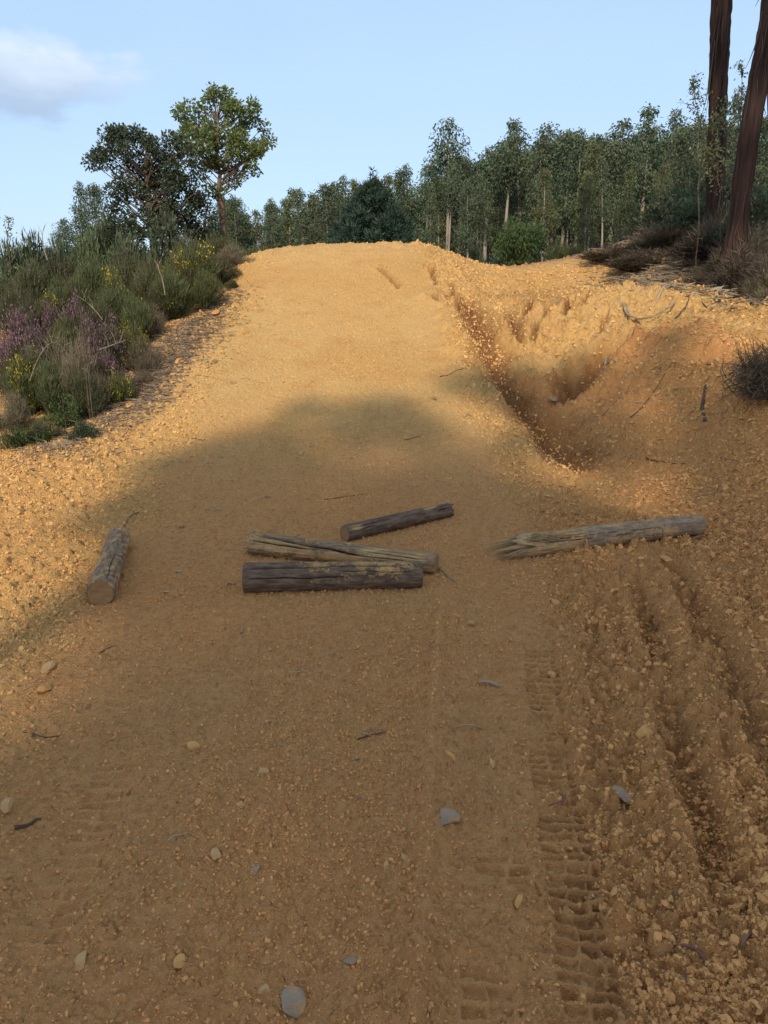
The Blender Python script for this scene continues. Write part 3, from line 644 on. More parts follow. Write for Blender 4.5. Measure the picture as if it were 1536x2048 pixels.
# pine
r = np.random.default_rng(31); ztr = np.linspace(0, 1, 10); trk = np.c_[0 * ztr, 0 * ztr, ztr * 5.2]; cl = []
for f in np.linspace(0.06, .96, 15):
    k = int(10 * (1 - f) + 3)
    for j in range(k):
        a = j / k * 6.283 + r.random(); L = 2.35 * (1 - f) ** .82 + .04
        for q in (.55, 1.0): cl.append((L * q * math.cos(a), L * q * math.sin(a), f * 5.0 + L * q * .25, .62 + .35 * (1 - f), 0))
cl += [(0, 0, 5.0, .45, 0), (0, 0, 5.25, .3, 0), (.02, 0, 5.5, .2, 0)]
pt, pc = clump_tree('pine', r, trk, np.array(cl), PINE, TRUNK_RED, (.20, .045), 260, .42, -.2, (.12, .03), blade=True, up=.7)
tp = P(745, 340, 27); g = float(H0([tp[0]], [27])[0]); tree('pine_tree', (pt, pc), (tp[0], 27, g - .6), 'dark bushy pine with upswept branches behind the middle of the ramp crest', 'tree', None, ((1.0), 1.0, (tp[2] - g + .6) / 5.5), 0)
# round green shrub-tree behind the saddle
def round_tree(seed, rad, h, n, leafm, leaf=(.10, .05), per=130, crad=.30, barkm=None, tr=(.06, .02), base=.3, droop=.1):
    r = np.random.default_rng(seed); z = np.linspace(0, 1, 8); trunk = np.c_[np.sin(z * 3) * .08, z * 0, z * h * .8]; cl = []
    for i in range(n):
        v = r.normal(size=3); v /= np.linalg.norm(v); q = r.random() ** .35
        cl.append((v[0] * rad * q, v[1] * rad * q, h * (base + (1 - base) / 2) + v[2] * h * (1 - base) / 2 * q, r.uniform(.7, 1.2), r.normal(0, .15)))
    return clump_tree('shrub', r, trunk, np.array(cl), leafm, barkm or TRUNK_OAK, leaf, per, crad, droop, tr)
tp = P(1047, 447, 24); g = float(H0([tp[0]], [24])[0])
tree('round_shrub', round_tree(41, .70, 1, 44, GRN, (.08, .035), 150, .25), (tp[0], 24, g - .15), 'rounded bright green shrub with short trunk behind the dip right of the ramp', 'shrub', None, (1, 1, tp[2] - g + .15))
# the two oaks on the left bank
def oak(seed, u, v0, Y, lobes, leafm, leaf, per, crad, trunkpix, tr, barkm, label, droop=.0, branches=0.02):
    """lobes: (u, v, radius px) in the photograph's view turned into balls of foliage at distance Y"""
    r = np.random.default_rng(seed); b = P(u, v0, Y); g = float(H0([b[0]], [Y])[0]); b = np.array([b[0], Y, min(b[2], g)]) ; o = b.copy()
    trunk = np.array([P(a, c, Y) - o for a, c in trunkpix]); trunk = np.vstack([[0, 0, -.2], trunk])
    trunk = np.array([trunk[0]] + [bez(trunk[i], (trunk[i] + trunk[i + 1]) / 2, trunk[i + 1], 4)[k] for i in range(len(trunk) - 1) for k in (1, 2, 3)])
    cl = []
    for (uu, vv, rp_) in lobes:
        c = P(uu, vv, Y) - o; R_ = rp_ / FPX * Y; n = max(3, int((R_ / crad) ** 2 * 2.2))
        dy = r.normal(0, R_ * .7)
        for i in range(n):
            v = r.normal(size=3); v /= np.linalg.norm(v); q = R_ * r.random() ** .4; cl.append((*(c + v * q + (0, dy, 0)), r.uniform(.6, 1.15), r.normal(0, .15)))
    ms = clump_tree('oak', r, trunk, np.array(cl), leafm, barkm, leaf, per, crad, droop, tr, brn=branches)
    return tree('oak_tree', ms, o, label, 'tree')
oak(51, 446, 478, 16.5, [(440, 205, 26), (410, 215, 24), (470, 222, 26), (505, 235, 22), (380, 240, 26), (425, 245, 34), (470, 262, 34), (515, 275, 22), (525, 298, 14), (395, 285, 30), (440, 300, 34), (485, 308, 30), (410, 330, 26), (460, 345, 24), (495, 335, 16), (375, 265, 18), (430, 375, 14), (365, 230, 8), (505, 212, 8), (415, 190, 8), (450, 190, 9)],
    OAK, (.060, .044), 120, .165, [(446, 450), (444, 415), (437, 385), (440, 350), (432, 300), (436, 240)], (.085, .015), TRUNK_OAK, 'light green oak with bare curved trunk, taller one of the two on the left bank', branches=.016)
oak(52, 305, 500, 15.5, [(225, 285, 24), (255, 290, 24), (290, 292, 26), (325, 290, 26), (355, 300, 24), (215, 325, 24), (250, 335, 30), (290, 340, 34), (335, 340, 34), (375, 345, 26), (230, 375, 28), (270, 385, 32), (315, 390, 36), (360, 390, 34), (385, 420, 22), (225, 420, 20), (265, 430, 28), (310, 440, 36), (355, 445, 34), (390, 460, 22), (240, 455, 18), (390, 385, 28), (402, 425, 24), (350, 470, 30), (300, 478, 30), (250, 470, 24), (340, 315, 24), (385, 320, 18), (202, 310, 9), (240, 268, 9), (275, 268, 8)],
    DOAK, (.058, .038), 165, .18, [(305, 470), (300, 430), (298, 390), (290, 340), (292, 300)], (.08, .015), TRUNK_OAK, 'dark grey-green evergreen oak with dense crown left of the light green oak')
# ------------------------------------------------------------------ trees that stand behind the camera and shade the near track
SH = math.cos(SUN_EL) / math.sin(SUN_EL); TR = -SUNV[:2] / np.linalg.norm(SUNV[:2])
A_ = [hit(*q)[:2] for q in [(150, 1345), (235, 1190), (285, 1060), (345, 945), (420, 905), (520, 890), (600, 892), (690, 870), (705, 815), (780, 800), (835, 840), (860, 895), (960, 915), (1060, 955), (1160, 1015), (1290, 1050), (1420, 1030), (1536, 1000)]]
A_ = [np.array([-1.15, 2.1]), *A_, np.array([4.2, 5]), np.array([2.2, 1.0]), np.array([-1.1, 1.0])]
B_ = [hit(*q)[:2] for q in [(1015, 795), (1010, 750), (1100, 745), (1160, 750), (1205, 715), (1270, 665), (1340, 655), (1400, 655), (1480, 675), (1560, 715)]] + [np.array([5.2, 6.5]), np.array([5.2, 4.5])] + [hit(*q)[:2] for q in [(1500, 990), (1400, 985), (1290, 965), (1170, 915), (1090, 860)]]
E_ = [(-.95, 1.8), (-1.0, 4.6), (.9, 4.6), (.9, 1.2), (-.7, 1.2)]; C_ = [(.7, 1.0), (.5, 4.2), (2.6, 4.6), (3.6, 4.6), (2.2, 1.0)]; D_ = [(-2.4, -2), (-1.3, 1.9), (.8, 1.9), (1, -2)]
r = np.random.default_rng(61); pts = []
for poly, dens in ((A_, 13.0), (B_, 13.0), (C_, 5.0), (E_, 6.0)):
    pl = np.array(poly); lo_, hi_ = pl.min(0), pl.max(0); n = int((hi_ - lo_).prod() * dens); q = lo_ + r.random((n, 2)) * (hi_ - lo_); q = q[inpoly(q[:, 0], q[:, 1], pl)]; q = q + r.normal(0, .27, q.shape) * (q[:, 1:] > 4.8)
    pts.append(np.c_[q, H0(q[:, 0], q[:, 1])])
q = np.array([hit(a, b) for a, b in ((940, 768), (965, 772), (990, 775), (740, 815), (775, 805), (810, 822), (790, 835), (745, 845), (715, 855), (820, 850), (780, 860), (540, 888), (560, 884), (460, 900), (430, 915), (400, 935), (470, 905), (520, 885), (370, 960), (600, 887), (440, 900), (385, 950), (495, 893), (700, 838), (770, 815))]); pts.append(q); pts = np.vstack(pts)
bases = np.array([(-4.6, -11.5), (-2.6, -13.5), (-.6, -10.5), (1.6, -12.0), (3.4, -9.5), (1.0, -15.5)])
asg = np.argmin(np.abs((pts[:, None, :2] - bases[None]) @ np.array([TR[1], -TR[0]])) + r.random((len(pts), len(bases))) * 1.2, axis=1)
LB = ['tall shade tree behind the viewer, furthest left of the row', 'tall shade tree behind the viewer, second from the left of the row', 'tall shade tree behind the viewer, third from the left', 'tall shade tree behind the viewer, third from the right', 'tall shade tree behind the viewer, furthest right of the row', 'tall shade tree behind the viewer, standing furthest back']
ne = 190; ex = np.c_[4.4 + 2.8 * r.random(ne), 9.8 + 4.6 * r.random(ne), np.zeros(ne)]; ex[:, 2] = H0(ex[:, 0], ex[:, 1]) + .1 + r.random(ne) ** 1.6 * 4.2; ex = ex[(ex[:, 1] > 10.6) | (ex[:, 2] > 2.3)]  # added tree: leaf clumps placed to keep sun off trunks and undergrowth
bases = np.vstack([bases, (2.9, -4.0)]); pts = np.vstack([pts, ex]); asg = np.r_[asg, np.full(len(ex), len(bases) - 1)]; LB.append('unseen tree added behind the viewer on the right to shade the trunks, nearest to the camera')
for bi, B in enumerate(bases):
    sel = pts[asg == bi]
    if not len(sel): continue
    s_ = (sel[:, :2] - B) @ TR + r.normal(0, .8, len(sel)); h = s_ / SH
    cc = np.c_[sel[:, :2] - TR * s_[:, None], sel[:, 2] + h]; o = np.array([B[0], B[1], float(H0([B[0]], [B[1]])[0])]); cc = cc - o
    z = np.linspace(0, 1, 10); top = cc[:, 2].max() - .5; trunk = np.c_[np.sin(z * 4) * .15, np.cos(z * 3) * .15, z * top]
    ms = clump_tree('shade', r, trunk, np.c_[cc, np.where(sel[:, 1] > 5, r.choice([.55, .75, 1.0], len(cc), p=[.3, .2, .5]), 1.0), np.zeros(len(cc))], EUC, TRUNK_OAK, (.15, .07), 95, .36, .5, (.16, .05), brn=.03)
    tree('shade_tree', ms, o, LB[bi], 'tree', 'trees behind the viewer that shade the track')

# ------------------------------------------------------------------ shaggy trunks on the right bank
def shaggy(pix, Y, rpx, label, seed, topz):
    r = np.random.default_rng(seed); pp = [P(u, v, Y) for u, v in pix]; g = hz(pp[0][0], Y); o = np.array([pp[0][0], Y, g - .1]); pp[0] = o + (0, 0, 0)
    d = (pp[-1] - pp[1]); d = d / d[2]; pp.append(pp[-1] + d * (topz - pp[-1][2])); pp = np.array(pp) - o
    zz = np.arange(0, pp[-1][2], .045); c = np.c_[np.interp(zz, pp[:, 2], pp[:, 0]), np.interp(zz, pp[:, 2], pp[:, 1]), zz]
    n = 56; r0 = rpx / FPX * Y / 1.05; rad = r0 * (1 - .35 * zz / zz[-1]) * (1 + .45 * np.exp(-zz / .35)); th = np.linspace(0, 2 * np.pi, n, endpoint=False)
    S, T = np.meshgrid(zz, th, indexing='ij'); T2 = T + fbm(S * .8, T * 0 + seed, seed, 2) * .3
    jit = 1 + .30 * fbm(np.cos(T2) * 3.2 + 9, np.sin(T2) * 3.2 + S * .55, seed + 2, 4) + + .0 + .38 * np.abs(fbm(np.cos(T2) * 9 + 5, np.sin(T2) * 9 + S * 1.3, seed + 5, 3))
    gt = G(); tube(gt, c, rad, n, np.clip(.5 + fbm(np.cos(T2).ravel() * 3, np.sin(T2).ravel() * 3 + S.ravel() * .7, seed + 7, 3), 0, 1), jit=jit, cap=False)
    cen = np.c_[c]; root = empty('shaggy_eucalyptus', o, label, 'tree')
    link('trunk', gt.mesh('shaggy_trunk', TRUNK_RED, True), root)
    for k in range(120):                              # peeling strips of bark
        z0 = r.uniform(.4, zz[-1] * .75); a = r.random() * 6.28; rr = np.interp(z0, zz, rad) * 1.02; L = r.uniform(.25, .9); m = 7; t_ = np.linspace(0, 1, m)
        cx = np.array([np.interp(z0, zz, c[:, 0]), np.interp(z0, zz, c[:, 1]), z0]); out = np.array([math.cos(a), math.sin(a), 0])
        off = (t_ ** 2) * r.uniform(.01, .17) * (r.random() < .6) + t_ * .01; path = cx + out[None] * (rr + off)[:, None] + np.array([0, 0, -1.0]) * (t_ * L)[:, None] + np.cross(out, (0, 0, 1))[None] * (np.sin(t_ * 3) * r.normal(0, .03))[:, None]
        gs = G(); tube(gs, path, np.linspace(.022, .005, m) * r.uniform(.6, 1.5), 5, .7, flat=.3); link('bark_strip', gs.mesh('bark_strip', BARK_STRIP), root)
    # crown above the picture
    cl = []
    for k in range(110):
        f = r.random(); a = r.random() * 6.28; q = 2.3 * math.sin(min(.1 + f * .9, 1) * math.pi) ** .5 * r.random() ** .5; zt = pp[-1][2]
        cl.append((pp[-1][0] * .95 + q * math.cos(a), pp[-1][1] + q * math.sin(a), zt * .62 + f * zt * .42, r.uniform(.7, 1.3), 0))
    tm_, cm_ = clump_tree('gum', r, c[::20], np.array(cl), EUC, TRUNK_RED, (.22, .05), 60, .5, .8, (.05, .03), brn=.03)
    link('limbs', tm_, root); link('crown', cm_, root); return root
shaggy([(1424, 500), (1429, 450), (1434, 234), (1443, 0)], 13.0, 15.5, 'nearly upright shaggy eucalyptus trunk, left one of the two on the right bank', 71, 15)
shaggy([(1455, 560), (1475, 450), (1503, 234), (1545, 0)], 10.6, 17.5, 'leaning shaggy reddish eucalyptus trunk, right one of the two at the photo edge', 72, 14)
# ------------------------------------------------------------------ shrubs of the left bank
def bush_meshes(seed, leafm, n, blade=(.13, .012), flower=None, nf=0, fs=.022, upw=.8, dens=.4, top=0.2, card=False, lob=7):
    """unit bush: radius 1 wide, 1 high, made of many fine shoots on lobes; scaled per thing"""
    r = np.random.default_rng(seed); gl = G(); gs = G(); lobes = []
    for i in range(lob):
        a = r.random() * 6.28; q = .62 * r.random() ** .5; hh = r.uniform(.5, 1.0) * (1 - .35 * q); lobes.append((q * math.cos(a), q * math.sin(a), hh, r.uniform(.28, .5)))
    lobes[0] = (0, 0, .95, .45); pos = []; D = []
    for i in range(n):
        l = lobes[r.integers(len(lobes))]; a = r.random() * 6.28; rr = l[3] * r.random() ** .5; f = r.random() ** dens
        z = l[2] * f * (1 - (rr / l[3]) ** 2 * .35); k = .25 + .75 * f
        pos.append((l[0] * k + rr * math.cos(a) * k, l[1] * k + rr * math.sin(a) * k, z)); D.append((math.cos(a) * (rr / l[3]) * .8 + r.normal(0, .35), math.sin(a) * rr / l[3] * .8 + r.normal(0, .35), upw + r.normal(0, .3)))
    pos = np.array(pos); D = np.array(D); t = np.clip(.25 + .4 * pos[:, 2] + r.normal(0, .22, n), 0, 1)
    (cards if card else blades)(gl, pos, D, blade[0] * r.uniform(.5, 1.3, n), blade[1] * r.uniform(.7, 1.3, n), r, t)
    for l in lobes:
        for j in range(4):
            e = np.array([l[0] + r.normal(0, .12), l[1] + r.normal(0, .12), l[2] * .92]); tube(gs, bez(np.array([r.normal(0, .06), r.normal(0, .06), 0]), e * (.3, .3, .5), e, 5), np.linspace(.014, .005, 5), 4, .5, cap=False)
    fm = None
    if flower is not None:
        o = pos[:, 2] > top; idx = np.flatnonzero(o); cen = idx[r.integers(0, len(idx), max(nf // 14, 1))]; c = pos[np.repeat(cen, 14)] + r.normal(0, .055, (len(cen) * 14, 3)) + (0, 0, .05)
        gf = G(); cards(gf, c, r.normal(size=c.shape), fs * r.uniform(.7, 1.3, len(c)), fs * .9, r, np.clip(.5 + r.normal(0, .25, len(c)), 0, 1)); fm = gf.mesh('flowers', flower)
    return gs.mesh('stems', TWIG), gl.mesh('foliage', leafm), fm
BK = {
 'broom': [bush_meshes(101 + i, BROOM, 5200, (.16, .016), YEL, 60) for i in range(2)],
 'gorse': [bush_meshes(111 + i, BROOM, 5000, (.13, .017), YEL, 900, .034, top=.25) for i in range(2)],
 'heather': [bush_meshes(121 + i, HEATHG, 3600, (.13, .017), PUR, 3000, .040, top=.22) for i in range(2)],
 'heath': [bush_meshes(131 + i, HEATHG, 5200, (.15, .016)) for i in range(2)],
 'dry': [bush_meshes(141 + i, DRYB, 3600, (.22, .011), upw=.6) for i in range(2)],
 'leafy': [bush_meshes(151 + i, GRN, 2000, (.075, .034), card=True, upw=.4) for i in range(2)],
 'dark': [bush_meshes(171 + i, DARKB, 4200, (.24, .016), upw=.35) for i in range(2)],
 'euc': [bush_meshes(161, EUC, 4200, (.13, .035), card=True, upw=.5, lob=9), bush_meshes(162, DOAK, 4600, (.09, .04), card=True, upw=.3, lob=9)],
}
rb = random.Random(9)
def bush(kind, u, vtop, Y, wpx, label, cat='shrub', group=None, name=None, sink=.05, vv=None):
    tp = P(u, vtop, Y); g = hz(tp[0], Y) if Y < 20 else float(H0([tp[0]], [Y])[0]); h = max(tp[2] - g + sink, .12); w = wpx / 2 / FPX * Y * 1.10; h *= 1.12
    nm = name or {'broom': 'broom_shrub', 'gorse': 'gorse_shrub', 'heather': 'heather_shrub', 'heath': 'heath_shrub', 'dry': 'dry_shrub', 'leafy': 'leafy_shrub', 'euc': 'evergreen_shrub', 'dark': 'brush_heap'}[kind]
    r_ = empty(nm, (tp[0], Y, g - sink), label, cat, group, rb.random() * 6.28); r_.scale = (w, w, h)
    for p_, m_ in zip(('stems', 'foliage', 'flowers'), BK[kind][rb.randrange(2)]):
        if m_ is not None: link(p_, m_, r_)
    return r_
for b in [
 ('heather', 32, 618, 8.6, 120, 'purple heather at the left edge, largest of the purple clumps'),
 ('heather', 62, 655, 8.0, 84, 'purple heather lower right of the large left-edge clump'),
 ('heather', 20, 685, 7.8, 80, 'low purple heather at the very left edge under the large clump'),
 ('heather', 96, 610, 8.9, 76, 'small purple heather patch with flowers only on its top behind the dry grass'),
 ('heather', 152, 600, 8.9, 84, 'tall purple heather behind the two dead stalks'),
 ('heather', 172, 640, 8.3, 90, 'purple heather directly around the two dead stalks'),
 ('heather', 215, 648, 8.5, 110, 'faded dusky pink heather beside the pale bank edge'),
 ('heather', 212, 705, 7.9, 100, 'bright purple heather closest to the bare soil edge'),
 ('dry', 110, 680, 7.9, 130, 'tangled dry brown shrub between the two groups of purple heather'),
 ('dry', 160, 690, 7.6, 110, 'straggly dry bush at the foot of the dead stalks'),
 ('gorse', 30, 735, 7.5, 110, 'olive gorse below the left-edge heather'),
 ('broom', 95, 728, 7.5, 110, 'green broom low between the dry leaves and the dead stalks'),
 ('gorse', 232, 745, 7.7, 70, 'small gorse with yellow flowers under the bright purple heather'),
 ('gorse', 265, 650, 8.7, 80, 'gorse dotted with yellow flowers at the bank edge right of the pink heather'),
 ('broom', 270, 600, 9.5, 105, 'olive green broom overhanging the bank in the middle'),
 ('broom', 235, 575, 9.9, 130, 'wide olive broom behind the faded pink heather'),
 ('heath', 322, 572, 10.3, 95, 'dark green heath shrub leaning over the bare bank'),
 ('dry', 305, 612, 9.7, 60, 'small dry shrub on the edge of the bare bank'),
 ('gorse', 385, 488, 11.2, 130, 'tall gorse with many yellow flowers below the dark oak'),
 ('gorse', 345, 520, 10.8, 90, 'yellow flecked gorse left of the tallest gorse'),
 ('broom', 410, 545, 10.6, 90, 'green broom at the top of the bare bank'),
 ('heath', 440, 520, 11.8, 90, 'dark heath shrub beside the left shoulder of the ramp'),
 ('dry', 465, 492, 12.6, 80, 'brownish shrub under the light green oak near the ramp crest'),
 ('broom', 500, 500, 14.8, 90, 'low broom hiding behind the left end of the ramp crest'),
 ('gorse', 225, 540, 10.6, 90, 'gorse with a yellow tip in the middle of the left bank'),
 ('gorse', 95, 588, 9.6, 80, 'upright gorse with yellow tip above the small purple patch'),
 ('heath', 30, 575, 10.2, 120, 'grey-green heath behind the large purple heather'),
 ('broom', 150, 560, 10.4, 120, 'olive broom behind the tall purple heather'),
 ('heath', 300, 520, 11.6, 130, 'dark heath shrub left of the yellow flecked gorse'),
 ('broom', 180, 520, 11.8, 130, 'broom in the second row of the left bank'),
 ('leafy', 110, 548, 11.5, 60, 'small bright green leafy shrub left of the middle of the bank'),
 ('leafy', 165, 470, 14.0, 120, 'fresh green leafy shrub under the slim eucalyptus pair'),
 ('euc', 60, 475, 14.5, 130, 'grey-green evergreen shrub on the left skyline'),
 ('euc', 15, 492, 13.5, 110, 'grey-green evergreen shrub cut by the left photo edge'),
 ('euc', 118, 490, 15.0, 110, 'dark evergreen shrub on the skyline right of the grey-green one'),
 ('euc', 215, 440, 15.5, 130, 'dark evergreen shrub at the left foot of the dark oak'),
 ('euc', 255, 470, 14.5, 140, 'dark evergreen undergrowth below the dark oak crown'),
 ('euc', 390, 455, 15.8, 110, 'dark evergreen undergrowth between the two oaks'),
 ('heath', 60, 530, 12.4, 150, 'heath shrub in the second row near the left edge'),
 ('heath', 250, 500, 13.0, 140, 'broad heath shrub in front of the dark undergrowth'),
 ('dry', 20, 790, 7.0, 90, 'low dry scrub on the bank at the left photo edge'),
 ('leafy', 125, 790, 7.1, 110, 'low green creeping shrub on the bank below the dead stalks'),
 ('heath', 85, 845, 6.7, 90, 'low grey heath tuft where the bank meets the track'),
 ('euc', 165, 842, 6.7, 70, 'small grey-green tuft at the foot of the bank'),
 ('dry', 290, 742, 8.2, 60, 'little dry tuft on the litter strip'),
 ('heath', 464, 560, 11.4, 34, 'single small green tuft standing on the ramp edge'),
 ('heath', 305, 725, 8.6, 50, 'small heath tuft rooted in the pale bank'),
]: bush(*b)
for b in [
 ('euc', 330, 430, 14.6, 150, 'dark evergreen thicket right under the dark oak crown'), ('euc', 190, 455, 15.2, 130, 'evergreen thicket between the slim pair and the dark oak'),
 ('heath', 110, 520, 12.8, 140, 'grey heath thicket in the third row of the left bank'), ('heath', 370, 480, 12.6, 120, 'dark heath behind the tallest gorse'), ('broom', 340, 545, 10.4, 120, 'broom filling the bank under the dark oak'),
 ('broom', 130, 640, 8.7, 110, 'broom between the purple patches'), ('heath', 60, 600, 9.3, 120, 'heath just above the large purple clump'), ('heath', 200, 610, 9.4, 130, 'heath behind the faded pink heather'), ('dry', 280, 680, 8.5, 90, 'dry tangle at the bank edge below the gorse'),
 ('gorse', 60, 700, 7.7, 110, 'yellow dotted gorse under the left purple heather'), ('heath', 150, 745, 7.4, 120, 'dull green heath at the foot of the dead stalks'), ('heath', 20, 720, 7.7, 110, 'dull heath at the left photo edge'),
 ('heath', 430, 470, 13.6, 110, 'dark heath at the foot of the light green oak'), ('euc', 420, 440, 16.2, 100, 'dark thicket behind the light green oak trunk')]: bush(*b)
# right side
for b in [
 ('dark', 1485, 498, 10.15, 150, 'near black brush lying directly in front of the leaning trunk'),
 ('dark', 1530, 520, 9.5, 130, 'lowest dark brush heap at the right photo edge above the sunlit lip'),
 ('dark', 1432, 528, 10.9, 110, 'small dark brush between the sunlit lip and the two trunks'),
 ('dark', 1470, 470, 11.4, 170, 'near black heap of brush right at the foot of the leaning trunk'),
 ('dark', 1400, 470, 12.6, 140, 'near black brush at the foot of the upright trunk'),
 ('dark', 1230, 488, 14.4, 130, 'dark brown brush on the left slope of the debris mound'),
 ('dark', 1290, 500, 13.2, 150, 'dark brown heap of bark and twigs on the front of the debris mound'),
 ('dark', 1385, 520, 12.2, 120, 'low dark brush in front of the upright trunk'),
 ('euc', 1440, 330, 15.0, 170, 'tall green thicket seen between and behind the two trunks'),
 ('euc', 1350, 380, 16.5, 170, 'tall green thicket left of the upright trunk'),
 ('dark', 1536, 500, 10.6, 120, 'near black brush at the right photo edge'),
 ('euc', 1395, 400, 13.9, 170, 'dark evergreen undergrowth behind the left shaggy trunk'),
 ('dry', 1455, 415, 12.4, 150, 'dead brown brush heaped between the two shaggy trunks'),
 ('euc', 1505, 390, 11.8, 150, 'dark leafy undergrowth behind the right shaggy trunk'),
 ('dry', 1520, 455, 10.6, 170, 'dark dry brush at the right photo edge below the leaning trunk'),
 ('heath', 1430, 520, 11.0, 80, 'dark low heath at the foot of the leaning trunk'),
 ('dry', 1340, 445, 14.2, 190, 'brown brush on top of the debris mound'),
 ('heath', 1280, 478, 14.6, 80, 'dark tuft on the left end of the debris mound'),
 ('dry', 1536, 545, 9.2, 90, 'tangled dry brush low at the right photo edge'),
 ('euc', 1536, 400, 12.4, 110, 'dark shrub at the right photo edge beyond the leaning trunk'),
 ('heath', 1170, 515, 26.0, 120, 'low dark scrub along the foot of the wood behind the red berm'),
 ('heath', 1250, 470, 22.0, 120, 'dark scrub behind the debris mound'),
 ('heath', 1320, 430, 20.0, 130, 'tall dark scrub behind the top of the debris mound'),
]: bush(*b)
for i in range(22):
    u = 450 + i * 50 + rb.uniform(-20, 20); bush(rb.choice(['heath', 'broom', 'euc']), u, 520 - rb.uniform(0, 35), rb.uniform(34, 42), rb.uniform(80, 130), 'low dark scrub bush at the foot of the eucalyptus wood', 'shrub', 'scrub under the eucalyptus wood', 'scrub_bush')
# dead brush ball on the right bank
r = np.random.default_rng(201); c0 = hit(1538, 795); gs = G()
for i in range(420):
    a = r.random() * 6.28; e = np.array([math.cos(a) * r.random() ** .5 * .42, math.sin(a) * r.random() ** .5 * .36, r.uniform(-.02, .50)]); s_ = e * .2 + r.normal(0, .12, 3); s_[2] = abs(s_[2])
    m_ = (s_ + e) / 2 + r.normal(0, .10, 3); tube(gs, c0 + bez(s_, m_, e, 6), np.linspace(.004, .0015, 6) * r.uniform(.6, 1.6), 3, r.random(), cap=False)
gb = G(); n = 2600; p_ = r.normal(0, 1, (n, 3)); p_ /= np.linalg.norm(p_, axis=1, keepdims=True); p_ = c0 + p_ * r.random((n, 1)) ** .5 * (.36, .3, .26) + (0.02, 0, .16); blades(gb, p_, r.normal(size=(n, 3)) + (0, 0, .2), .08, .005, r, r.random(n) * .6)
root = empty('dead_brush', c0, 'tangled ball of dark dead twigs on the shaded right bank', 'brush')
link('twigs', gs.mesh('twigs', TWIG, origin=c0), root); link('needles', gb.mesh('needles', DRYB, origin=c0), root)
# sapling in front of the trunks
def sapling(label, pix, Y, spread, seed, n=300):
    r = np.random.default_rng(seed); p_ = np.array([P(u, v, Y) for u, v in pix]); o = p_[0].copy(); o[2] = min(o[2], hz(o[0], Y)); gs, gl = G(), G()
    st = np.vstack([o, p_[1:]]); tt_ = np.linspace(0, len(st) - 1, 16); st = np.stack([np.interp(tt_, range(len(st)), st[:, k]) for k in range(3)], 1) + r.normal(0, .012, (16, 3)); tube(gs, st, np.linspace(.011, .003, 16), 5)
    for i in range(n // 12):
        f = r.uniform(.3, 1); k = int(f * 15); a = st[k]; e = a + np.array([r.normal(0, spread), r.normal(0, spread * .7), r.uniform(-.03, .28)]) * (1.15 - f * .6); tube(gs, bez(a, (a + e) / 2 + (0, 0, .03), e, 4), [.005, .004, .003, .002], 3, cap=False)
        m = 12; q = a + (e - a) * r.random((m, 1)) ** .6 + r.normal(0, .03, (m, 3)); cards(gl, q, r.normal(size=(m, 3)) + (0, 0, .1), r.uniform(.035, .06, m), .026, r, r.uniform(.4, 1, m))
    root = empty('sapling', o, label, 'sapling'); link('stem', gs.mesh('stem', TWIG, origin=o), root); link('leaves', gl.mesh('leaves', SAPL, origin=o), root)
SAPL = leaf_mat('sapling_leaf', (.10, .12, .05), (.22, .235, .10), .3)
sapling('thin leafy sapling with arching tip left of the left shaggy trunk', [(1400, 480), (1405, 330), (1400, 230), (1384, 150)], 11.5, .16, 301, 420)
sapling('leafy sapling covering the middle of the left shaggy trunk', [(1445, 500), (1440, 380), (1430, 280), (1445, 205)], 11.3, .22, 302, 560)
sapling('leafy sapling reaching up beside the leaning shaggy trunk', [(1470, 480), (1480, 360), (1482, 240), (1488, 130)], 11.0, .15, 303, 420)
sapling('yellowish young sapling left of the trunks above the debris mound', [(1330, 480), (1325, 400), (1318, 350)], 14, .28, 304, 300)
sapling('bushy sapling between the trunks low down', [(1500, 500), (1492, 400), (1510, 330)], 10.9, .25, 305, 400)
sapling('tall weed with feathery leaves at the left edge of the skyline', [(10, 520), (14, 470), (18, 442)], 12.5, .10, 306, 120)

# ------------------------------------------------------------------ logs
def log_mat(name, bark1, bark2, wood, mud):
    m, t, b, o = mat(name); tcn = N(t, 'ShaderNodeTexCoord'); mp = N(t, 'ShaderNodeMapping'); mp.inputs['Scale'].default_value = (1, 1, .26); t.links.new(tcn.outputs['Object'], mp.inputs[0])
    n1 = noise(t, 46, 6, .65, mp.outputs[0]); n2 = noise(t, 60, 5, .6, tcn.outputs['Object']); n3 = noise(t, 9, 4, .6, tcn.outputs['Object'])
    c = mix(t, ss(t, n1, .35, .68), bark1, bark2); c = mix(t, attr(t, 'wood'), c, mix(t, ss(t, n1, .3, .7), wood, tuple(x * .55 for x in wood)))
    mm = ss(t, math_(t, 'ADD', attr(t, 'mud'), math_(t, 'MULTIPLY', math_(t, 'SUBTRACT', math_(t, 'ADD', math_(t, 'MULTIPLY', n2, .6), math_(t, 'MULTIPLY', n3, .5)), .55), 1.6)), .42, .58)
    c = mix(t, mm, c, mix(t, ss(t, n2, .4, .65), mud, tuple(x * .72 for x in mud))); c = mix(t, attr(t, 'dark'), c, (.020, .013, .009))
    t.links.new(c, b.inputs['Base Color']); bump(t, b, math_(t, 'ADD', n1, math_(t, 'MULTIPLY', mm, .5)), .008, .8); return m
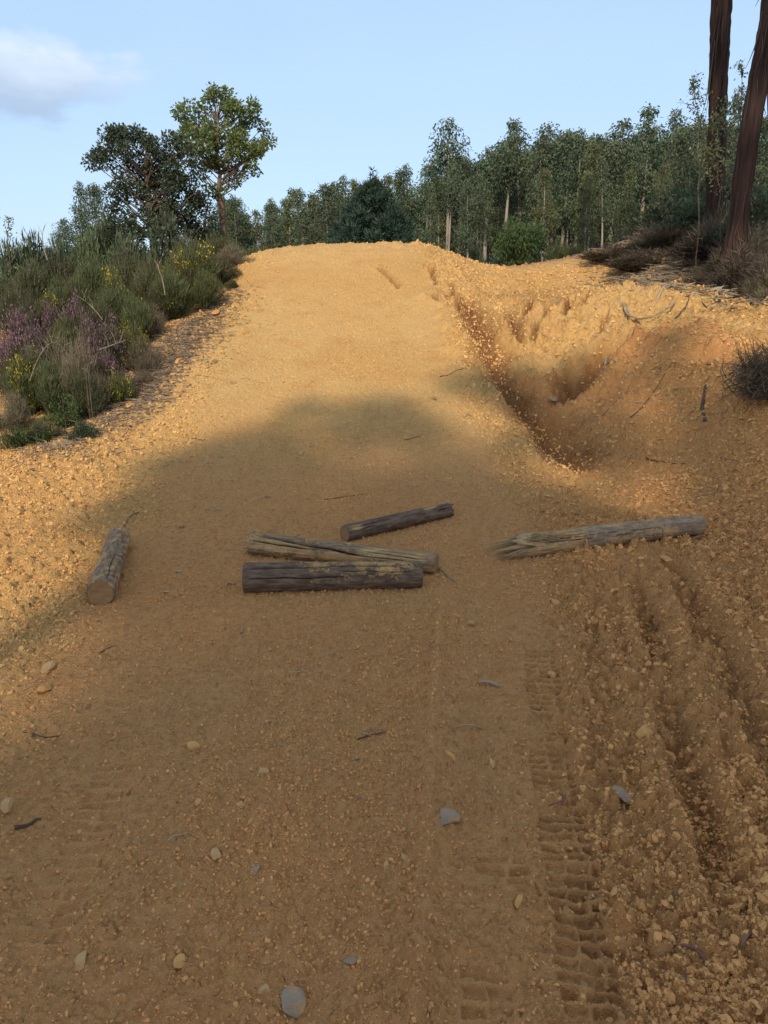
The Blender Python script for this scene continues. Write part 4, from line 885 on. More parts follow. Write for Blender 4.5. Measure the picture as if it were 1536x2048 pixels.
def face_mat(name, c1, c2):
    m, t, b, o = mat(name); tcn = N(t, 'ShaderNodeTexCoord'); w = N(t, 'ShaderNodeTexWave', wave_type='RINGS', rings_direction='Z'); w.inputs['Scale'].default_value = 38; w.inputs['Distortion'].default_value = 2.5; w.inputs['Detail'].default_value = 3
    t.links.new(tcn.outputs['Object'], w.inputs['Vector']); n = noise(t, 30, 5); c = mix(t, w.outputs[0], c1, c2); c = mix(t, math_(t, 'MULTIPLY', ss(t, n, .4, .7), .6), c, (.30, .18, .08)); t.links.new(c, b.inputs['Base Color']); bump(t, b, n, .004, .6); return m
MUD = (.47, .27, .11)
LM_DARK = log_mat('log_dark', (.085, .052, .034), (.20, .125, .080), (.52, .32, .14), MUD)
LM_TAN = log_mat('log_tan', (.14, .09, .055), (.32, .20, .11), (.52, .33, .15), (.52, .30, .13))
LM_GREY = log_mat('log_grey', (.17, .115, .075), (.36, .24, .145), (.58, .37, .17), (.55, .32, .14))
FACE = face_mat('cut_wood', (.36, .20, .085), (.25, .14, .06)); SPL = bark_mat('splinter_wood', (.24, .15, .075), (.52, .34, .16), 26, .06)
def make_log(label, a, b, r0, r1, lm, seed, cracks=(), mud=.4, muddir=0, mudspan=(0, 1), jag=(0, 0), wood=(), twist=0, bow=0, faces=(1, 1), knots=(), stripes=False):
    """cracks: (angle, s0, s1, twist, width, depth); wood: exposed patches (angle, s0, s1, halfwidth); angle 0 = top, + = towards the camera side for a log read left to right"""
    a, b = np.array(a), np.array(b); L = np.linalg.norm(b - a); Z = (b - a) / L; X = np.cross((0, 0, 1), Z); X /= np.linalg.norm(X); Y_ = np.cross(Z, X)   # Y_ is up; X points away or to the side
    root = empty('log', a, label, 'log'); root.rotation_mode = 'QUATERNION'; root.rotation_quaternion = Matrix(((X[0], Y_[0], Z[0]), (X[1], Y_[1], Z[1]), (X[2], Y_[2], Z[2]))).to_quaternion()
    sgn = 1 if X[1] < 0 or (abs(X[1]) < .3 and X[0] > 0) else -1
    ns, na = 230, 130; s = np.linspace(0, 1, ns); th = np.linspace(-np.pi, np.pi, na, endpoint=False); S, T = np.meshgrid(s, th, indexing='ij')
    rad = (r0 + (r1 - r0) * S) * (1 + .05 * fbm(np.cos(T) * 1.5 + seed, np.sin(T) * 1.5 + S * 3, seed, 3)) * (1 + .03 * fbm(np.cos(T) * 6 + seed, np.sin(T) * 6 + S * 6, seed + 1, 3))
    rad = rad - .0022 * np.abs(fbm(np.cos(T) * 14 + 3, np.sin(T) * 14 + S * 5, seed + 2, 3))
    darkm = np.zeros_like(S); woodm = np.zeros_like(S)
    for (ca, s0, s1, tw, w, d) in cracks:
        cc = ca + tw * (S - s0) + .10 * fbm(S * 9, S * 0 + ca, seed + 9, 3); dd = (T - cc + np.pi) % (2 * np.pi) - np.pi; e = sst(s0 - .02, s0 + .08, S) * (1 - sst(s1 - .12, s1 + .01, S)); wv_ = w * (.5 + .5 * e)
        q = np.exp(-(dd / wv_) ** 2) * e; rad = rad - d * q; darkm = np.maximum(darkm, sst(.35, .8, q))
    for (ca, s0, s1, hw) in wood:
        dd = np.abs((T - ca + np.pi) % (2 * np.pi) - np.pi); e = sst(s0 - .02, s0 + .05, S) * (1 - sst(s1 - .05, s1 + .02, S)); q = sst(1.1, .8, dd / hw + .35 * fbm(S * 7, T * 3, seed + 4, 3)) * e
        woodm = np.maximum(woodm, q); rad = rad - q * (.004 + .004 * np.abs(fbm(T * 9, S * 2.5, seed + 6, 3)))
    for (ca, s0, kr) in knots:
        dd = (T - ca + np.pi) % (2 * np.pi) - np.pi; q = np.exp(-((dd * r0) ** 2 + ((S - s0) * L) ** 2) / kr ** 2); rad = rad + .35 * kr * q; darkm = np.maximum(darkm, .5 * np.exp(-((dd * r0) ** 2 + ((S - s0) * L) ** 2) / (.4 * kr) ** 2))
    # rounded / worn rims
    rim = np.minimum(S * L, (1 - S) * L); rad = rad * (1 - .10 * np.exp(-rim / .006))
    zc = S * L
    if jag[0]: zc = zc + (1 - sst(0, .30, S)) * jag[0] * (fbm(T * 2.2 + 4, T * 0 + seed, seed + 11, 4) * .9 + .35)
    if jag[1]: zc = zc - sst(.80, 1, S) * jag[1] * (fbm(T * 2.2 + 9, T * 0 + seed, seed + 13, 4) * .9 + .35)
    px = rad * np.sin(T * 1.0) * sgn; py = rad * np.cos(T) + bow * np.sin(S * np.pi); V = np.stack([px, py, zc], -1).reshape(-1, 3)
    i = np.arange(ns - 1)[:, None] * na + np.arange(na)[None]; j = np.arange(ns - 1)[:, None] * na + (np.arange(na)[None] + 1) % na; F = np.stack([i, j, j + na, i + na], -1).reshape(-1, 4)
    if sgn > 0: F = F[:, ::-1]
    m0 = mud * sst(mudspan[0] - .15, mudspan[0] + .1, S) * (1 - sst(mudspan[1] - .1, mudspan[1] + .15, S)) if mudspan != (0, 1) else mud * np.ones_like(S)
    md = np.clip(m0 + .28 * fbm(S * 5, np.cos(T) * 1.5 + np.sin(T), seed + 21, 3) + muddir * np.cos(T), -1, 1)
    if stripes: md = md + .05 - .12 * sst(.1, .8, fbm(S * 4, T * 1.2, seed + 2, 3) + .65) * np.sin((S * L / .10 + T * .9 + fbm(S * 5, T * 1.5, seed, 3) * .9) * 2 * np.pi / 1.0) * sst(-.2, .5, -np.sin(T) * 1 + .3)
    body = mesh_np('bark', V, [F], {'mud': md.ravel(), 'dark': darkm.ravel(), 'wood': woodm.ravel()}, True, (lm,)); link('bark', body, root)
    rr = np.random.default_rng(seed)
    for e in (0, 1):
        row = V[(0 if e == 0 else ns - 1) * na:][:na]; cen = row.mean(0); nr = 10; Vr = []
        for k_ in range(nr + 1):
            f = 1 - k_ / nr; q = cen + (row - cen) * (.985 * f if k_ else .985); ins = (1 if e == 0 else -1) * (.0015 + .004 * (1 - f)) if faces[e] else (1 if e == 0 else -1) * .03 * (1 - f)
            q = q + (0, 0, ins) + np.c_[np.zeros((na, 2)), fbm(q[:, 0] * 40 + seed, q[:, 1] * 40, seed, 3) * .004 * (k_ > 0)]; Vr.append(q)
        Vr = np.vstack(Vr); i = np.arange(nr)[:, None] * na + np.arange(na)[None]; j = np.arange(nr)[:, None] * na + (np.arange(na)[None] + 1) % na; Fr = np.stack([i, j, j + na, i + na], -1).reshape(-1, 4)
        if (e == 0) == (sgn > 0): Fr = Fr[:, ::-1]
        link('cut_face' if faces[e] else 'broken_face', mesh_np('face', Vr, [Fr], {'tint': np.full(len(Vr), .2)}, True, (FACE if faces[e] else SPL,)), root)
    return root, L
def splinters(root, specs, seed):
    r = np.random.default_rng(seed)
    for (x, y, z, dx, dy, dz, L, w) in specs:
        g_ = G(); a = np.array([x, y, z]); d = np.array([dx, dy, dz], float); d /= np.linalg.norm(d); n = 7; t_ = np.linspace(0, 1, n); side = np.cross(d, (0, 1, 0)); path = a + d * (t_ * L)[:, None] + side[None] * (np.sin(t_ * 2.5) * r.normal(0, .006))[:, None]
        tube(g_, path, w * (1 - t_ ** 1.3 * .93), 6, r.uniform(.3, 1, 1)[0], flat=.45); link('splinter', g_.mesh('splinter', SPL), root)
def gp(u, v, rad, lift=0.0):
    d0 = Pz(u, v - 5, .03 + rad); return np.array([d0[0], d0[1], hz_s(d0[0], d0[1]) + rad * .84 + lift])
def hz_s(x, y): 
    q = np.linspace(-.06, .06, 5); return float(np.mean(HF(*[m.ravel() for m in np.meshgrid(x + q, y + q)])))
PI = math.pi
make_log('dark purplish log with two long cracks and dried mud patches, nearest of the centre pile', gp(487, 1151, .072), gp(843, 1144, .068), .082, .076, LM_DARK, 5,
         cracks=[(.50, .0, .98, -.12, .055, .020), (1.25, .0, .62, .05, .045, .014), (-.6, .1, .6, .1, .03, .006), (.9, .5, 1.0, .1, .03, .01)], mud=.30, muddir=.22, mudspan=(.25, 1.2), faces=(1, 1))
rB, LB_ = make_log('tan twisted split log lying behind the cracked dark log, with knobby frayed left end', gp(502, 1086, .065), gp(873, 1126, .055), .072, .062, LM_TAN, 8,
         cracks=[(.25, .02, .66, 1.6, .085, .030), (.95, .0, .40, .5, .07, .018), (.2, .55, 1.0, .9, .05, .016), (.75, .62, 1.0, .6, .04, .014), (1.2, .5, 1.0, .3, .03, .010), (-.1, .7, 1.0, .3, .025, .009)], mud=.50, muddir=-.12,
         wood=[(.7, .60, .97, .6), (1.1, .0, .35, .5)], knots=[(1.0, .045, .022), (.0, .02, .028), (-.8, .03, .03)], jag=(.0, .0), faces=(0, 1))
splinters(rB, [(-.02 * 0, .05, .10, 0, .08, -1, .11, .012), (.03, .03, .0, .2, .3, -1, .05, .012), (-.04, .02, .02, -.2, .2, -1, .06, .010), (.0, -.03, .0, .1, 0, -1, .05, .014), (.035, -.02, 0, .3, -.1, -1, .045, .008), (.0, .055, LB_ - .3, .0, .02, 1, .26, .009), (-.03, .045, LB_ - .35, -.02, .02, 1, .2, .008)], 3)
rC, LC_ = make_log('slim dark log with a sawn tan end, furthest back of the centre logs', gp(689, 1068, .052), gp(903, 1021, .050), .056, .054, LM_DARK, 12,
         cracks=[(.6, .0, .35, .25, .05, .012), (1.1, .0, .25, -.2, .04, .010), (.2, .72, 1.0, .2, .09, .022), (.9, .8, 1.0, .1, .06, .016)], mud=.06, wood=[(.75, .02, .14, .35), (.15, .70, .86, .3)], jag=(0, .05), faces=(1, 0), knots=[(.5, .22, .02)])
splinters(rC, [(0, .042, LC_ - .12, 0, .02, 1, .12, .010), (.03, .03, LC_ - .1, .02, .02, 1, .10, .009), (-.03, .0, LC_ - .08, 0, -.02, 1, .09, .01)], 4)
rD, LD_ = make_log('long grey-tan log with a shattered left end, on the right side of the track', gp(1400, 1055, .066, .01), gp(1018, 1094, .075, -.005), .066, .080, LM_GREY, 17,
         cracks=[(-.2 + .15 * k, .62 + .03 * (k % 3), 1.0, .12, .030, .014) for k in range(-6, 10, 1)] + [(1.0, .25, 1.0, -.10, .02, .007), (1.25, .35, .95, .0, .018, .006)], mud=.42, muddir=-.05, mudspan=(0, 1), wood=[(.5, .66, 1.0, 1.6), (.1, .42, .55, .3)], jag=(0, .16), faces=(1, 0), knots=[(.4, .18, .015)])
rr = np.random.default_rng(55)
splinters(rD, [(math.sin(a) * .055, math.cos(a) * .055 * (1 if math.cos(a) > 0 else .8), LD_ - rr.uniform(.06, .15), math.sin(a) * rr.uniform(.02, .18), -rr.uniform(.0, .22), 1, rr.uniform(.12, .32), rr.uniform(.009, .022)) for a in np.linspace(-2.6, 2.6, 15)] +
          [(rr.normal(0, .02), rr.normal(-.01, .02), LD_ - .1, rr.normal(0, .1), -.1, 1, rr.uniform(.16, .28), .008) for _ in range(4)], 5)
make_log('short mud coated log with streaky bark and sawn end, alone left of the track', gp(199, 1178, .070), gp(238, 1071, .068), .074, .067, LM_TAN, 23,
         cracks=[(.9, .3, .8, .2, .03, .005), (-.5, .0, .5, .1, .035, .008)], mud=.46, muddir=-.10, stripes=True, knots=[(.3, .5, .016)], faces=(1, 1))

# ------------------------------------------------------------------ stones that can be picked out one by one
def stone(u, v, wpx, hpx, m_, label, seed, flat=.55, ang=0, sink=.42, name='stone'):
    p_ = hit(u, v, lambda X_, Y_: H0(X_, Y_) + .005); d = np.linalg.norm(p_ - (0, 0, EYE)); w = wpx / FPX * d * .96 / 2; Lh = hpx / FPX * d / 2
    el = (EYE - p_[2]) / d; dep = max(Lh / max(el, .25), w * .45); r = np.random.default_rng(seed); V, F = rock(r, w * 1.08, dep * 1.1, min(w, dep) * flat * 1.1, True, .10, 14)
    c, s = math.cos(ang), math.sin(ang); V = V @ np.array([[c, s, 0], [-s, c, 0], [0, 0, 1]]); z = hz(p_[0], p_[1]); o = tag(link(name, mesh_np(name, V, [F], None, False, (m_,))), label, 'stone', None); o.location = (p_[0], p_[1], z + min(w, dep) * flat * (.5 - sink)); return o
for i, a in enumerate([
 (893, 1638, 52, 30, ST_GREY, 'smooth blue-grey stone on the ridge left of the tyre tread, largest grey stone', .4, -.35),
 (584, 2002, 50, 42, ST_GREY, 'angular grey stone embedded at the bottom of the photo', .45, .1),
 (527, 1975, 28, 18, ST_PALE, 'pale tan stone next to the angular grey stone', .5, 0),
 (163, 1923, 28, 24, ST_PALE, 'rounded pale stone at the bottom left', .7, 0),
 (1287, 1484, 40, 28, ST_TAN, 'rounded ochre cobble half buried by the right rut', .7, -.5),
 (1246, 1602, 32, 36, ST_GREY, 'grey and tan stone in the clods right of the tyre tread', .5, .4),
 (510, 1737, 24, 20, ST_GREY, 'small rounded bluish stone left of centre', .7, 0),
 (432, 1713, 20, 22, ST_PALE, 'pale pebble up and left of the small bluish stone', .7, .3),
 (479, 1607, 20, 20, ST_PALE, 'pale pebble above the small bluish stone', .6, 0),
 (525, 1545, 28, 14, ST_PALE, 'flat pale pebble in the centre of the track', .5, .3),
 (395, 1608, 18, 14, ST_TAN, 'tan pebble left of the flat pale pebbles', .7, 0),
 (388, 1494, 38, 14, ST_TAN, 'long tan soil lump left of the centre of the track', .6, .1),
 (807, 1712, 16, 14, ST_PALE, 'small pale pebble beside the ridge line of the wheel track', .7, 0),
 (774, 1727, 14, 20, ST_PALE, 'small upright pale pebble left of the ridge line', .6, 0),
 (986, 1521, 18, 22, ST_ORANGE, 'orange pebble in the smooth wheel track', .8, 0),
 (901, 1512, 16, 20, ST_TAN, 'tan pebble on the ridge of the smooth wheel track', .7, .5),
 (1037, 1803, 16, 30, ST_TAN, 'finger shaped tan clod between the tread prints', .8, -.5),
 (1196, 1787, 20, 14, ST_GREY, 'small grey pebble pressed into the tread print', .6, 0),
 (1270, 1883, 22, 22, ST_PALE, 'pale pebble in the clods right of the tread print', .7, 0),
 (1362, 1968, 16, 12, ST_GREY, 'small blue-grey pebble near the bottom right', .6, 0),
 (100, 1338, 26, 18, ST_PALE, 'pale rounded stone in the lumpy soil at the left', .7, 0),
 (88, 1380, 26, 12, ST_TAN, 'flat tan stone under the pale rounded stone at the left', .6, .1),
 (18, 1616, 22, 24, ST_PALE, 'pale stone at the left photo edge', .7, .3),
 (498, 1258, 12, 10, ST_TAN, 'tan pebble in front of the nearest centre log', .8, 0),
 (483, 1262, 10, 8, ST_GREY, 'grey pebble touching the tan pebble before the nearest centre log', .8, 0),
 (730, 1346, 20, 10, ST_TAN, 'flat tan pebble right of centre below the log pile', .6, 0),
 (943, 1249, 16, 10, ST_PALE, 'pale pebble below the gap between the centre and right logs', .7, 0),
 (1110, 1206, 20, 12, ST_TAN, 'tan stone below the long right log', .7, 0),
 (1180, 1193, 12, 12, ST_TAN, 'round tan pebble below the long right log', .8, 0),
 (1330, 1133, 18, 14, ST_TAN, 'round tan clod just below the right end of the long log', .8, 0),
 (1105, 1348, 18, 12, ST_TAN, 'tan pebble beside the start of the tyre tread', .8, 0),
 (363, 1925, 28, 26, ST_TAN, 'rusty tan stone flush with the track at the bottom', .3, 0),
 (700, 1915, 30, 20, ST_GREY, 'grey stone flush with the track near the bottom centre', .25, .4),
 (1510, 1700, 34, 24, ST_TAN, 'large tan clod at the right photo edge', .8, 0),
 (1240, 1688, 14, 12, ST_TAN, 'tan pebble in the loose clods right of the tread', .8, 0),
 (434, 628, 16, 14, ST_ORANGE, 'orange stone at the top of the litter strip by the ramp edge', .8, 0),
 (262, 812, 20, 12, ST_ORANGE, 'orange stone low on the litter strip', .8, 0),
 (245, 826, 22, 12, ST_PALE, 'pale flat stone low on the litter strip', .5, 0),
 (335, 735, 18, 12, ST_ORANGE, 'orange stone in the middle of the litter strip', .8, 0),
 (362, 726, 16, 12, ST_ORANGE, 'orange stone right of the middle of the litter strip', .8, 0),
 (428, 722, 14, 12, ST_PALE, 'small pale stone on the left flank of the ramp', .8, 0),
 (1108, 798, 26, 10, ST_GREY, 'flat grey stone at the bottom of the ditch', .3, 0),
 (618, 891, 14, 9, ST_PALE, 'small pale stone where the tree shadow begins', .8, 0),
 (602, 908, 12, 9, ST_PALE, 'pale stone below left of the one at the shadow edge', .8, 0),
 (868, 797, 9, 7, ST_PALE, 'tiny pale pebble on the sunlit foot of the ramp', .8, 0),
]): stone(a[0], a[1], a[2], a[3], a[4], a[5], 400 + i, a[6], a[7])

# ------------------------------------------------------------------ fallen leaves, twigs, bark
def sickle(u, v, Lpx, ang, m_, label, seed, w=.012, curve=.25, lift=.006):
    """one fallen eucalyptus leaf: a long curved blade with thickness and a folded midrib"""
    p_ = hit(u, v); d = np.linalg.norm(p_ - (0, 0, EYE)); L = Lpx / FPX * d; r = np.random.default_rng(seed); n = 12; t_ = np.linspace(0, 1, n); x = (t_ - .5) * L; y = curve * L * np.sin(t_ * np.pi) * 1.2; wd = w * np.sin(np.pi * t_ ** .8) ** .8 + .0008
    tx = np.gradient(x); ty = np.gradient(y); nn = np.hypot(tx, ty); nx_, ny_ = -ty / nn, tx / nn; zc = lift + .012 * np.sin(t_ * np.pi * 1.3 + r.random()) * (L / .12)
    V = []; 
    for q, dz in ((-1, .003), (0, 0), (1, .003)): V.append(np.c_[x + nx_ * wd * q / 2 * 1, y + ny_ * wd * q / 2, zc + dz])
    V = np.vstack(V); V = np.vstack([V, V - (0, 0, .0008)]); F = []
    for b_ in (0, 3):
        for q in (0, 1):
            for k_ in range(n - 1):
                f = [(b_ + q) * n + k_, (b_ + q) * n + k_ + 1, (b_ + q + 1) * n + k_ + 1, (b_ + q + 1) * n + k_]; F.append(f if b_ else f[::-1])
    c, s = math.cos(ang), math.sin(ang); V = V @ np.array([[c, s, 0], [-s, c, 0], [0, 0, 1]]); o = tag(link('fallen_leaf', mesh_np('fallen_leaf', V, [np.array(F)], {'tint': np.full(len(V), r.random())}, True, (m_,))), label, 'leaf'); o.location = (p_[0], p_[1], hz(p_[0], p_[1])); return o
PURL = leaf_mat('purplish_leaf', (.22, .095, .07), (.36, .17, .12), .1, .8); BLUL = leaf_mat('bluish_leaf', (.24, .26, .19), (.34, .34, .25), .1, .7)
for i, a in enumerate([
 (985, 1375, 62, -.2, GREYLEAF, 'grey curled leaf in the smooth wheel track', .022, .08), (957, 1461, 88, .05, GREYLEAF, 'long thin sickle leaf lying across the smooth wheel track', .007, .12),
 (1107, 1605, 52, 1.0, PURL, 'purplish sickle leaf lying on the tyre tread', .010, -.3), (1384, 1925, 66, -.9, PURL, 'brown sickle leaf at the bottom right', .010, .25),
 (1510, 1910, 60, .3, PURL, 'dark purple leaf at the right photo edge near the bottom', .013, .2), (1280, 1232, 40, .7, GREYLEAF, 'grey leaf in the right rut', .012, .1),
 (430, 1025, 36, .1, BLUL, 'pale bluish leaf left of the slim dark log', .014, .1), (535, 998, 20, .6, BLUL, 'small bluish leaf above the twisted log', .014, .2),
 (357, 1146, 14, .2, BLUL, 'tiny turquoise leaf right of the lone left log', .018, .1), (333, 1186, 12, .2, GREYLEAF, 'tiny grey leaf near the lone left log', .016, .1),
 (367, 1057, 20, 1.2, PURL, 'mauve leaf between the lone left log and the centre pile', .022, .1), (463, 1172, 18, .6, PURL, 'violet leaf left of the nearest centre log', .012, .2),
 (1410, 1083, 50, .15, PURL, 'dark purple leaf touching the right end of the long log', .012, .15), (935, 838, 20, -.2, GREYLEAF, 'small dark sickle leaf on the sunlit foot of the ramp', .016, .2),
 (1505, 1010, 50, .2, PURL, 'thin leaf at the right photo edge behind the long log', .008, .1), (1090, 1030, 22, 1.1, PURL, 'pink curl leaf above the long right log', .012, .3),
 (1072, 1415, 30, .1, PURL, 'violet leaf at the top of the tyre tread', .012, .1), (940, 835, 18, .2, GREYLEAF, 'tiny leaf beside the small dark sickle leaf', .012, .2),
 (103, 1023, 26, .3, PURL, 'reddish leaf in the sunlit left soil', .014, .2), (178, 1418, 14, 1.3, GREYLEAF, 'small upright grey leaf in the soil at the left', .012, .1),
 (715, 1518, 10, .6, GREYLEAF, 'tiny pale leaf fragment in the centre of the track', .012, .2), (1325, 1340, 26, .4, GREYLEAF, 'grey leaf in the clods beside the right rut', .010, .1),
]): sickle(a[0], a[1], a[2], a[3], a[4], a[5], 500 + i, a[6] * (1 if a[1] < 1300 else .8), a[7])
def twig(pix, rad, m_, label, name='twig', lift=.004, sides=6, flat=1.0, cat='twig', over=None, taper=.5, n=14):
    p_ = np.array([hit(u, v) for u, v in pix]); k_ = np.linspace(0, len(p_) - 1, n); q = np.stack([np.interp(k_, range(len(p_)), p_[:, j]) for j in range(3)], 1)
    q[:, 2] = HF(q[:, 0], q[:, 1]) + lift + rad * .6; ker = np.array([.25, .5, .25])
    for _ in range(3): q[1:-1] = q[:-2] * .25 + q[1:-1] * .5 + q[2:] * .25
    if over is not None: q[:, 2] += np.interp(np.linspace(0, 1, n), np.linspace(0, 1, len(over)), over)
    g_ = G(); tube(g_, q, np.linspace(rad, rad * taper, n), sides, .5, flat=flat); o = q[0]; ob = tag(link(name, g_.mesh(name, m_, True, origin=o)), label, cat); ob.location = tuple(o); return ob
for a in [
 ([(648, 1002), (690, 996), (738, 990)], .0035, TWIG, 'thin dark twig between the slim dark log and the shadow edge'),
 ([(250, 1055), (265, 1035), (282, 1028)], .004, TWIG, 'short dark twig behind the top of the lone left log'),
 ([(880, 1142), (895, 1156), (908, 1168)], .006, DEADWOOD, 'short tan twig at the right end of the centre pile'),
 ([(715, 1478), (745, 1468), (775, 1464)], .003, TWIG, 'thin twig in the centre of the track, upper of two'),
 ([(722, 1466), (742, 1472), (757, 1455)], .003, STRAW, 'pale straw crossing the twig in the centre of the track'),
 ([(336, 1690), (352, 1680), (380, 1672)], .003, STRAW, 'pale forked straw left of the centre'),
 ([(30, 1664), (65, 1655), (85, 1650)], .006, TWIG, 'flat dark stick near the left photo edge'),
 ([(48, 1470), (90, 1478), (120, 1474)], .003, TWIG, 'dark twig in the lumpy soil at the left'),
 ([(200, 1310), (218, 1300), (226, 1297)], .003, TWIG, 'short reddish twig in the soil at the left'),
 ([(1128, 1040), (1160, 1044), (1200, 1046)], .005, TWIG, 'thin dark stick lying behind the long right log'),
 ([(1402, 1060), (1440, 1036), (1475, 1015), (1500, 1008)], .0035, TWIG, 'long thin twig rising from the right end of the long log'),
 ([(880, 756), (905, 754), (930, 750)], .005, TWIG, 'thin twig at the foot of the ramp, highest one'),
 ([(808, 882), (825, 878), (845, 873)], .004, TWIG, 'small twig on the shadow edge in the centre'),
 ([(968, 842), (985, 836), (998, 832)], .004, TWIG, 'small twig right of the leaf on the sunlit foot'),
 ([(1060, 898), (1085, 892), (1108, 887)], .005, DEADWOOD, 'pale twig on the sunlit wedge below the ditch'),
 ([(1290, 910), (1330, 925), (1370, 935)], .006, TWIG, 'dark twig on the lower shaded right bank'),
 ([(1260, 840), (1300, 790), (1345, 730)], .006, TWIG, 'long thin root running up the shaded right bank'),
 ([(1180, 860), (1230, 790), (1260, 760)], .004, TWIG, 'thin dark root on the middle of the shaded bank'),
 ([(1380, 1000), (1430, 990), (1470, 985)], .005, DEADWOOD, 'pale stick on the shaded ground at the right'),
 ([(380, 880), (400, 882), (412, 884)], .004, TWIG, 'short twig on the sunlit left side of the track'),
 ([(235, 908), (265, 903), (290, 897)], .004, TWIG, 'thin twig at the foot of the left bank'),
 ([(150, 917), (170, 920), (195, 915)], .004, TWIG, 'thin twig near the left foot of the bank'),
 ([(1096, 970), (1120, 974), (1148, 978)], .004, TWIG, 'thin twig above the middle of the long log'),
 ([(590, 1350), (610, 1344), (625, 1352)], .0025, STRAW, 'curved straw in the centre left of the track'),
]: twig(*a)
twig([(1247, 604), (1262, 622), (1290, 632), (1325, 618), (1352, 596)], .024, DEADWOOD, 'curved pale dead branch lying on the lip of the right bank', 'dead_branch', .01, 8, .45, 'branch', [.02, .02, .03, .03, .06], .5, 20)
twig([(1312, 590), (1330, 572), (1355, 566), (1375, 562)], .016, STRAW, 'arched pale bark strip above the curved dead branch', 'bark_strip', .01, 6, .3, 'bark', [0, .07, .10, 0], .4, 16)
twig([(1205, 728), (1212, 708), (1214, 688)], .022, DEADWOOD, 'grey root stub sticking out of the bank above the hollow', 'root_stub', .02, 8, .9, 'root', [.0, .03, .08], .7, 12)
twig([(1180, 740), (1205, 730), (1230, 735)], .013, DEADWOOD, 'thin pale root beside the root stub', 'root', .01, 6, .9, 'root', None, .4, 12)
twig([(1352, 625), (1370, 612), (1378, 598)], .010, TWIG, 'short stick standing on the sunlit lip', 'stick', .01, 6, 1, 'stick', [0, .04, .1], .6, 10)
twig([(1410, 850), (1404, 810), (1412, 770)], .02, TWIG, 'dark moss grown root on the shaded right bank', 'root', .0, 6, .8, 'root', None, .6, 12)
for i, (pp_, lb) in enumerate([([(1230, 548), (1300, 552), (1380, 560), (1440, 570)], 'long brown bark strip along the top of the right bank, furthest left'), ([(1270, 556), (1340, 575), (1420, 580)], 'brown bark strip just behind the arched pale strip'),
    ([(1330, 562), (1400, 572), (1480, 585), (1530, 600)], 'long bark strip running towards the right photo edge'), ([(1390, 560), (1450, 582), (1500, 590)], 'curling bark strip below the leaning trunk'), ([(1200, 545), (1250, 540), (1310, 545)], 'thin bark strip behind the left end of the lip'),
    ([(1420, 592), (1470, 604), (1525, 618)], 'bark strip lowest at the right of the lip'), ([(1300, 535), (1350, 548), (1400, 545)], 'bark strip at the foot of the debris mound')]):
    twig(pp_, .024, BARK_STRIP, lb, 'bark_strip', .015, 6, .4, 'bark', [0, .03, .01, .04, 0], .5, 16)
for lb, pp_ in (('left one of the two dead stalks in the heather', [(176, 800), (166, 690), (160, 615)]), ('right one of the two dead stalks in the heather', [(181, 795), (172, 700), (163, 655)])):
    q = np.array([P(u, v, 7.2) for u, v in pp_]); q[0][2] = hz(q[0][0], 7.2); k_ = np.linspace(0, 2, 10); q = np.stack([np.interp(k_, range(3), q[:, j]) for j in range(3)], 1); g_ = G(); tube(g_, q, np.linspace(.0055, .002, 10), 6); ob = tag(link('dead_stalk', g_.mesh('dead_stalk', TWIG, origin=q[0])), 'thin reddish ' + lb.replace('one of', 'dry stalk of'), 'stalk'); ob.location = tuple(q[0])
for lb, Yb, pp_, rad in (('pale bare branch resting across the purple heather', 7.8, [(198, 700), (225, 690), (252, 680)], .008), ('thin grey branch leaning out of the broom in the middle of the bank', 9.0, [(205, 640), (180, 610), (150, 590)], .006),
    ('bare reddish branch sticking up from the broom under the dark oak', 9.8, [(330, 590), (322, 550), (308, 520)], .007), ('grey bare branch poking out at the left skyline', 12.0, [(95, 520), (85, 480), (90, 450)], .009), ('straw coloured bent stem over the left purple heather', 7.4, [(60, 760), (95, 690), (130, 700)], .005)):
    q = np.array([P(u, v, Yb + .1 * i) for i, (u, v) in enumerate(pp_)]); q = bez(q[0], 2 * q[1] - (q[0] + q[2]) / 2, q[2], 9); g_ = G(); tube(g_, q, np.linspace(rad, rad * .35, 9), 5)
    for j in (3, 5, 6): e = q[j] + np.array([.06 * (-1) ** j, .03, .14]); tube(g_, bez(q[j], (q[j] + e) / 2 + (.01, 0, .02), e, 4), np.linspace(rad * .5, rad * .15, 4), 4)
    ob = tag(link('bare_branch', g_.mesh('bare_branch', DEADWOOD, origin=q[0])), lb, 'branch'); ob.location = tuple(q[0])
def dry_plant(u, v, label, seed, n=9, L=.22, spread=1.0):
    r = np.random.default_rng(seed); o = hit(u, v); g_ = G()
    for i in range(n):
        a = r.random() * 6.28; el_ = r.uniform(.3, 1.3); d = np.array([math.cos(a) * math.cos(el_), math.sin(a) * math.cos(el_) * .6, math.sin(el_)]); e = o + d * L * r.uniform(.6, 1.1); e2 = e + d * (1, 1, -.9) * L * .5
        pth = bez(o, e, e2, 8); tube(g_, pth, .014 * np.sin(np.linspace(.25, 3.0, 8)) + .001, 4, r.random(), flat=.25)
    root = empty('dry_plant', o, label, 'plant'); link('leaves', g_.mesh('leaves', STRAW, origin=o), root)
dry_plant(165, 795, 'pale curled dry leaves at the foot of the two dead stalks', 601); dry_plant(30, 775, 'pale broad dry leaves sticking up at the left photo edge', 602, 8, .26); dry_plant(55, 800, 'small pale dry leaves right of the broad ones at the left edge', 603, 6, .18)
